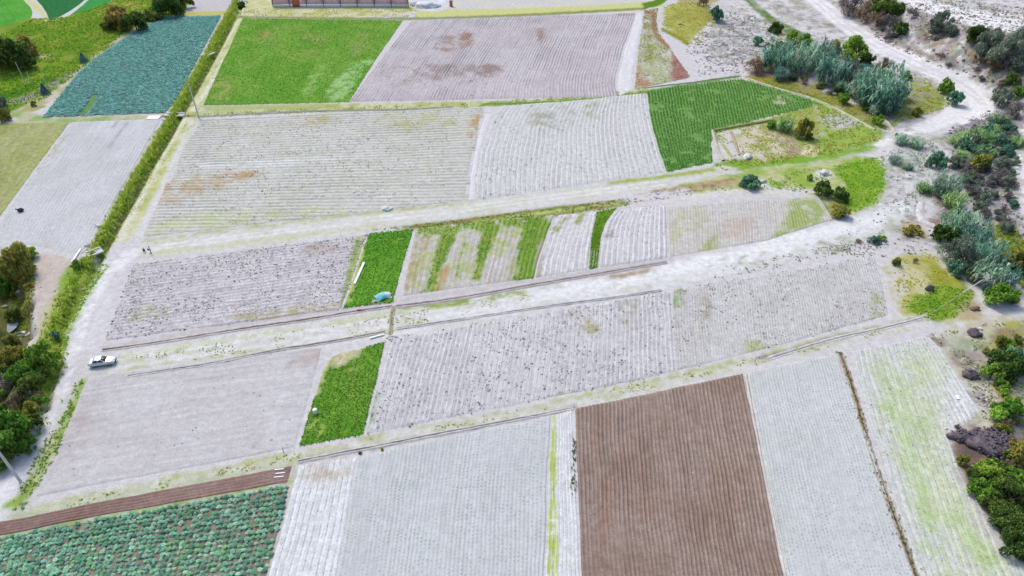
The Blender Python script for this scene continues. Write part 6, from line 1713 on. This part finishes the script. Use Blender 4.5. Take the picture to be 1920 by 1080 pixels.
# --- tarpaulin
def sheet(px, py, w, d, h, col, label, name, rz=0.35, seed=3, col2=None):
    nx, ny = 26, 18
    X, Y = np.meshgrid(np.linspace(-1, 1, nx), np.linspace(-1, 1, ny))
    r = np.sqrt(X ** 2 + Y ** 2)
    edge = 1 + .28 * (fbm(np.arctan2(Y, X) * 2 + 9, r * 0, 1, seed, 2) - .5)
    x, y = X * w / 2 * edge, Y * d / 2 * edge
    z = h * np.maximum(0, 1 - r ** 2 * .8) ** .8 + .16 * (fbm(x + 3, y, .5, seed, 3) - .5) * 2 * np.clip(1.2 - r, 0, 1) + .05
    cc = np.broadcast_to(C(col), (nx * ny, 3)).copy()
    if col2 is not None:
        f = sstep(.25, .5, X.ravel() + .3 * (fbm(x.ravel(), y.ravel(), .6, 9, 2) - .5))[:, None]; cc = cc * (1 - f) + C(col2) * f
    F = np.array([[j * nx + i, j * nx + i + 1, (j + 1) * nx + i + 1, (j + 1) * nx + i] for j in range(ny - 1) for i in range(nx - 1)])
    o = mk(name, np.column_stack([x.ravel(), y.ravel(), np.maximum(z, .03).ravel()]), F, M_SHEET, cc, smooth=True)
    p = at(px, py); o.location = p + Vector((0, 0, .06)); o.rotation_euler = (0, 0, rz)
    sol = o.modifiers.new('thickness', 'SOLIDIFY'); sol.thickness = .02
    return o
M_SHEET, nts, bs_ = nodes('plastic_sheet')
ats = N(nts, 'ShaderNodeAttribute', attribute_name='Col'); nts.links.new(ats.outputs[0], bs_.inputs['Base Color']); bs_.inputs['Roughness'].default_value = .45
tag(sheet(718, 557, 2.9, 1.9, .7, (128, 212, 222), '', 'tarpaulin', .45, 3, (226, 232, 238)), 'crumpled turquoise and white tarpaulin over a heap at the end of the upper green plot', 'tarpaulin')
tag(sheet(672, 583, 1.1, .5, .18, (186, 84, 100), '', 'cloth', .3, 5), 'small red cloth lying on the lane ditch bank', 'cloth')
tag(sheet(704, 566, 1.0, .5, .15, (210, 190, 198), '', 'cloth', .2, 8), 'pinkish crumpled sheet beside the turquoise tarpaulin', 'sheet')

# --- white drum and stake
p = at(592, 775)
o = empty('drum', p + Vector((0, 0, .05)), 0, 'white round drum standing on the left edge of the lower green plot', 'drum')
part('barrel', [tube([(0, 0, 0), (0, 0, .02), (0, 0, .35), (0, 0, .7), (0, 0, .72)], [.3, .31, .33, .31, .3], 20)], M_WHITE, o, True)
part('lid', [tube([(0, 0, .72), (0, 0, .76), (0, 0, .77)], [.33, .33, .02], 20)], M_WHITE, o)
part('rim', [tube([(0, 0, .48), (0, 0, .5), (0, 0, .52)], [.325, .345, .325], 20)], M_CONC, o)
p = at(589, 812)
o = part('stake', [tube([(0, 0, -.1), (.02, 0, .8), (.05, .02, 1.75)], [.035, .03, .025], 6)], M_WOOD, None, True); o.location = p
tag(o, 'thin pale stake standing in the lower green plot below the drum', 'stake')
p = at(639, 441)
o = part('stake', [tube([(0, 0, -.1), (.0, 0, .6), (.02, .0, 1.2)], [.05, .05, .04], 6)], M_WHITE, None, True); o.location = p
tag(o, 'short white stake at the top edge of the cloddy field', 'stake')
p = at(532, 848)
o = part('stake', [tube([(0, 0, -.1), (.0, 0, .5), (.02, .0, 1.0)], [.06, .05, .05], 6)], M_WOOD, None, True); o.location = p
tag(o, 'dark stump-like stake at the lower right corner of the bare grey field', 'stake')

# dark sack in the seeded field
p = at(40, 397)
o = empty('sack', p + Vector((0, 0, .06)), .6, 'dark tied sack lying alone on the pale seeded field', 'sack')
V, F = lump_verts(41, 3, .25)
M_SACK = plain_mat('dark_sacking', (.035, .03, .045), .8)
mk('bag', V * [.55, .42, .42] + [0, 0, .36], F, M_SACK, smooth=True, parent=o)
part('neck', [tube([(-.42, .12, .5), (-.56, .2, .6), (-.72, .3, .66)], [.16, .09, .17], 10)], M_SACK, o, True)

# --- stubble bundles: two round ochre tufts on the bottom path edge
for (px, py, lb) in ((675, 849, 'first small straw tuft on the ditch bank at the bottom edge of the long plot'), (716, 842, 'second small straw tuft on the ditch bank at the bottom edge of the long plot')):
    T(px, py, 4, 'ochre', lb, 'straw_tuft', 'tuft', hf=.7)

# white strips lying at the end of the brown ploughed strip
for k, (px, py) in enumerate(((524, 881), (526, 888), (523, 895))):
    plank((px - 9, py + 1), (px + 9, py - 1), .16, .05, ['topmost', 'middle', 'lowest'][k] + ' of the white strips lying at the end of the brown ploughed strip', 'strip', M_WHITE, .1)
# ------------------------------------------------------------------ the parked car
def car(px, py, p0, p1, label):
    rz, _ = heading(p0, p1)
    p = at(px, py)
    o = empty('parked_car', p + Vector((0, 0, .02)), rz, label, 'car', scale=.9)
    mp, ntp, bp = nodes('car_paint')
    bp.inputs['Base Color'].default_value = (.60, .63, .66, 1); bp.inputs['Roughness'].default_value = .35; bp.inputs['Coat Weight'].default_value = .4; bp.inputs['Metallic'].default_value = .15
    mg, ntg, bgl = nodes('car_glass')
    bgl.inputs['Base Color'].default_value = (.03, .04, .06, 1); bgl.inputs['Roughness'].default_value = .1
    mt = plain_mat('tyre_rubber', (.02, .02, .02), .9); mr = plain_mat('wheel_rim', (.4, .4, .42), .35, .8)
    md = plain_mat('dark_trim', (.05, .055, .055), .7); ml = plain_mat('lamp_lens', (.7, .7, .68), .15); mred = plain_mat('tail_lens', (.35, .02, .02), .2)
    # lower body lofted along its length
    xs = [-2.08, -2.0, -1.75, -1.3, -.8, 0, .7, 1.1, 1.6, 1.92, 2.1]
    hw = [.66, .74, .80, .825, .83, .83, .83, .82, .79, .72, .60]
    dk = [.78, .90, .95, .97, .97, .97, .97, .95, .88, .80, .66]
    zb = [.42, .30, .26, .24, .22, .22, .22, .24, .26, .30, .40]
    V, F = [], []
    for x_, w_, d_, b_ in zip(xs, hw, dk, zb):
        half = [(0.0, b_), (w_ * .86, b_), (w_ * .97, b_ + .10), (w_, b_ + .28), (w_ * .985, d_ - .14), (w_ * .93, d_ - .03), (w_ * .8, d_), (0.0, d_ + .02)]
        ring = half + [(-a, z) for a, z in half[-2:0:-1]]
        V += [(x_, a, z) for a, z in ring]
    nr = 14
    for i in range(len(xs) - 1):
        for k in range(nr):
            F.append([i * nr + k, i * nr + (k + 1) % nr, (i + 1) * nr + (k + 1) % nr, (i + 1) * nr + k])
    V = np.array(V); F = np.array(F)
    F = F[:, ::-1]
    caps = []
    for base in (0, (len(xs) - 1) * nr):
        for k in range(1, 6): caps.append([base + k, base + k + 1, base + nr - k - 1, base + nr - k] if base else [base + nr - k, base + nr - k - 1, base + k + 1, base + k])
        caps.append([base, base + 1, base + nr - 1, base + nr - 1] if False else [base + 0, base + 1, base + nr - 1, base + 0])
    caps = [c for c in caps if len(set(c)) == 4]
    body = mk('body', V, np.vstack([F, np.array(caps)]), mp, smooth=True, parent=o)
    # cabin frame
    def cab(x0, x1, w0, z0, X0, X1, w1, z1):
        v = np.array([(x0, -w0, z0), (x1, -w0, z0), (x1, w0, z0), (x0, w0, z0), (X0, -w1, z1), (X1, -w1, z1), (X1, w1, z1), (X0, w1, z1)])
        f = np.array([[0, 1, 5, 4], [1, 2, 6, 5], [2, 3, 7, 6], [3, 0, 4, 7], [4, 5, 6, 7]])
        return v, f
    A = dict(x0=-1.42, x1=.78, w0=.74, z0=.95, X0=-.98, X1=.06, w1=.60, z1=1.39)
    cf = part('cabin', [cab(**A)], mp, o, bevel=.05)
    v, _ = cab(**A)
    def quad(name, ids, inset, par):
        q = v[ids]; c = q.mean(0); q = c + (q - c) * inset
        n = np.cross(q[1] - q[0], q[3] - q[0]); n /= np.linalg.norm(n)
        q0 = q + n * .012
        mk(name, np.vstack([q0, q - n * .01]), np.array([[0, 1, 2, 3], [4, 5, 1, 0], [5, 6, 2, 1], [6, 7, 3, 2], [7, 4, 0, 3]]), mg, parent=par)
    quad('windscreen', [1, 2, 6, 5], .87, o); quad('rear_window', [3, 0, 4, 7], .86, o)
    for s_, ids in ((-1, [0, 1, 5, 4]), (1, [2, 3, 7, 6])):
        q = v[ids]
        if s_ == 1: q = q[[1, 0, 3, 2]]
        mid_b = q[0] * .5 + q[1] * .5; mid_t = q[3] * .5 + q[2] * .5
        for a, b, c, d in ((q[0], mid_b, mid_t, q[3]), (mid_b, q[1], q[2], mid_t)):
            Q = np.array([a, b, c, d]); cc = Q.mean(0); Q = cc + (Q - cc) * .84
            n = np.array([0, s_ * .95, .3])
            mk('side_window', np.vstack([Q + n * .012, Q - n * .01]), np.array([[0, 1, 2, 3], [4, 5, 1, 0], [5, 6, 2, 1], [6, 7, 3, 2], [7, 4, 0, 3]]), mg, parent=o)
    part('roof', [box(-.46, 0, 1.405, 1.0, 1.16, .035)], mp, o, bevel=.015)
    for x_ in (-1.28, 1.30):
        for s_ in (-1, 1):
            w = part('wheel', [tube([(x_, s_ * .62, .30), (x_, s_ * .64, .30), (x_, s_ * .80, .30), (x_, s_ * .83, .30)], [.26, .30, .30, .26], 18)], mt, o, True)
            part('rim', [tube([(x_, s_ * .79, .30), (x_, s_ * .845, .30), (x_, s_ * .85, .30)], [.19, .18, .02], 14)], mr, w)
    for s_ in (-1, 1):
        part('headlight', [box(1.985, s_ * .50, .66, .12, .28, .13)], ml, o, bevel=.02)
        part('tail_light', [box(-2.05, s_ * .56, .74, .08, .22, .14)], mred, o, bevel=.02)
        part('mirror', [box(.58, s_ * .87, 1.0, .12, .16, .11)], mp, o, bevel=.03)
        for x_ in (-.75, .2):
            part('door_handle', [box(x_, s_ * .832, .80, .16, .02, .03)], md, o)
        part('sill_trim', [box(0, s_ * .805, .30, 2.0, .05, .12)], md, o, bevel=.01)
    part('front_bumper', [box(2.07, 0, .42, .14, 1.2, .2)], md, o, bevel=.04)
    part('rear_bumper', [box(-2.09, 0, .44, .12, 1.36, .2)], md, o, bevel=.04)
    part('grille', [box(2.06, 0, .62, .06, .56, .1)], md, o, bevel=.01)
    part('number_plate', [box(-2.16, 0, .5, .02, .4, .11)], M_WHITE, o)
    return o
car(194, 682, (176, 684), (216, 679), 'silver-white sedan parked at the left end of the lane beside the dirt road')

# ------------------------------------------------------------------ people by the track junction
def person(px, py, height, rz, pose, label, top, legs, hair=(.02, .016, .012)):
    p = at(px, py)
    o = empty('person', p + Vector((0, 0, .0)), rz, label, 'person')
    S_ = height / 1.72
    if pose == 'stand':
        J = dict(pel=(0, 0, .93), spn=(0, .01, 1.12), chs=(0, .0, 1.32), nek=(0, .01, 1.47), hed=(0, .03, 1.58), crn=(0, .02, 1.68), nos=(0, .125, 1.575),
                 sL=(.17, 0, 1.40), eL=(.25, -.02, 1.13), wL=(.24, .08, .90), sR=(-.17, 0, 1.40), eR=(-.26, .0, 1.13), wR=(-.28, .10, .88),
                 hL=(.09, 0, .90), kL=(.11, .03, .49), aL=(.12, -.02, .09), tL=(.14, .15, .03), hR=(-.09, 0, .90), kR=(-.10, .05, .49), aR=(-.11, .0, .09), tR=(-.13, .17, .03))
    else:      # squatting
        J = dict(pel=(0, -.12, .30), spn=(0, -.06, .46), chs=(0, .04, .64), nek=(0, .10, .77), hed=(0, .15, .88), crn=(0, .15, .98), nos=(0, .25, .87),
                 sL=(.16, .05, .70), eL=(.22, .24, .52), wL=(.10, .42, .44), sR=(-.16, .05, .70), eR=(-.22, .24, .52), wR=(-.10, .42, .44),
                 hL=(.09, -.10, .29), kL=(.17, .26, .50), aL=(.13, .05, .09), tL=(.15, .20, .03), hR=(-.09, -.10, .29), kR=(-.17, .26, .50), aR=(-.13, .05, .09), tR=(-.15, .20, .03))
    rad = dict(pel=(.14, .11), spn=(.13, .10), chs=(.16, .11), nek=(.055, .055), hed=(.085, .095), crn=(.06, .07), nos=(.015, .015), sL=(.062,) * 2, eL=(.045,) * 2, wL=(.03,) * 2, sR=(.062,) * 2, eR=(.045,) * 2, wR=(.03,) * 2,
               hL=(.085,) * 2, kL=(.06,) * 2, aL=(.042,) * 2, tL=(.035,) * 2, hR=(.085,) * 2, kR=(.06,) * 2, aR=(.042,) * 2, tR=(.035,) * 2)
    E = [('pel', 'spn'), ('spn', 'chs'), ('chs', 'nek'), ('nek', 'hed'), ('hed', 'crn'), ('hed', 'nos'), ('chs', 'sL'), ('sL', 'eL'), ('eL', 'wL'), ('chs', 'sR'), ('sR', 'eR'), ('eR', 'wR'),
         ('pel', 'hL'), ('hL', 'kL'), ('kL', 'aL'), ('aL', 'tL'), ('pel', 'hR'), ('hR', 'kR'), ('kR', 'aR'), ('aR', 'tR')]
    for s_, sg in (('L', 1), ('R', -1)):
        e, w = Vector(J['e' + s_]), Vector(J['w' + s_]); d = (w - e).normalized()
        side = d.cross(Vector((sg, 0, 0))).normalized()
        J['p' + s_] = tuple(w + d * .07); rad['p' + s_] = (.032, .022); E.append(('w' + s_, 'p' + s_))
        for k, (off, ln) in enumerate(((-.028, .075), (-.010, .09), (.010, .085), (.028, .065))):
            a, b = 'f%d%s' % (k, s_), 'g%d%s' % (k, s_)
            J[a] = tuple(w + d * (.07 + ln * .5) + side * off); J[b] = tuple(w + d * (.07 + ln) + side * off * 1.1 - Vector((sg * .02, 0, 0)))
            rad[a] = (.009,) * 2; rad[b] = (.008,) * 2; E += [('p' + s_, a), (a, b)]
        J['th' + s_] = tuple(w + d * .06 + side * -.06); rad['th' + s_] = (.010,) * 2; E.append(('w' + s_, 'th' + s_))
    names = list(J)
    me = bpy.data.meshes.new('body')
    me.from_pydata([tuple(c * S_ for c in J[n]) for n in names], [(names.index(a), names.index(b)) for a, b in E], [])
    b = bpy.data.objects.new('body', me); COL.objects.link(b)
    sk = b.modifiers.new('skin', 'SKIN'); sk.use_smooth_shade = True
    for i, n in enumerate(names):
        sv = me.skin_vertices[0].data[i]; sv.radius = tuple(r * S_ for r in rad[n]); sv.use_root = (n == 'pel')
    ss = b.modifiers.new('smooth', 'SUBSURF'); ss.levels = 1; ss.render_levels = 1
    dg = bpy.context.evaluated_depsgraph_get()
    new = bpy.data.meshes.new_from_object(b.evaluated_get(dg))
    b.modifiers.clear(); b.data = new; new.name = 'body'
    skin = plain_mat('skin', (.32, .19, .13), .6); mtop = plain_mat('top_cloth', top, .9); mleg = plain_mat('leg_cloth', legs, .9); msh = plain_mat('shoe', (.03, .03, .03), .7)
    for m in (skin, mtop, mleg, msh): new.materials.append(m)
    wrists = [Vector(J['wL']) * S_, Vector(J['wR']) * S_]; nz = J['nek'][2] * S_
    for f in new.polygons:
        c = f.center
        dist_arm = min((c - w).length for w in wrists)
        if c.z > nz: f.material_index = 0
        elif dist_arm < .12 * S_: f.material_index = 0
        elif c.z < .09 * S_: f.material_index = 3
        elif pose == 'stand' and c.z < .96 * S_ and abs(c.x) < .19 * S_: f.material_index = 2
        elif pose != 'stand' and c.z < .40 * S_: f.material_index = 2
        else: f.material_index = 1
    b.parent = o
    hc = Vector(J['hed']) * S_
    V, F = lump_verts(3, 2, .08)
    V = V[:, :] * [.10 * S_, .115 * S_, .10 * S_]
    keep = (V[:, 2] > -.01) | (V[:, 1] < -.02)
    Fk = F[keep[F].all(1)]
    mk('hair', V + [hc.x, hc.y - .015 * S_, hc.z + .045 * S_], Fk, plain_mat('hair', hair, .8), smooth=True, parent=o)
    return o
person(284, 475, 1.68, 2.6, 'stand', 'person in a white top and grey trousers standing at the track junction', (.72, .72, .76), (.16, .16, .17))
person(271, 473, 1.6, .4, 'crouch', 'person in dark clothes crouching at the track junction', (.02, .028, .022), (.02, .022, .02))
# a dark bag held by the standing person
p = at(279, 473)
o = empty('carried_bag', p + Vector((.12, 0, .38)), .5, 'dark bag held by the person in the white top', 'bag')
V, F = lump_verts(9, 2, .15)
mk('bag_body', V * [.2, .13, .22] + [0, 0, .22], F, M_SACK, smooth=True, parent=o)
part('bag_handle', [tube([(-.1, 0, .42), (-.06, 0, .54), (.06, 0, .54), (.1, 0, .42)], [.012] * 4, 6)], M_SACK, o, True)
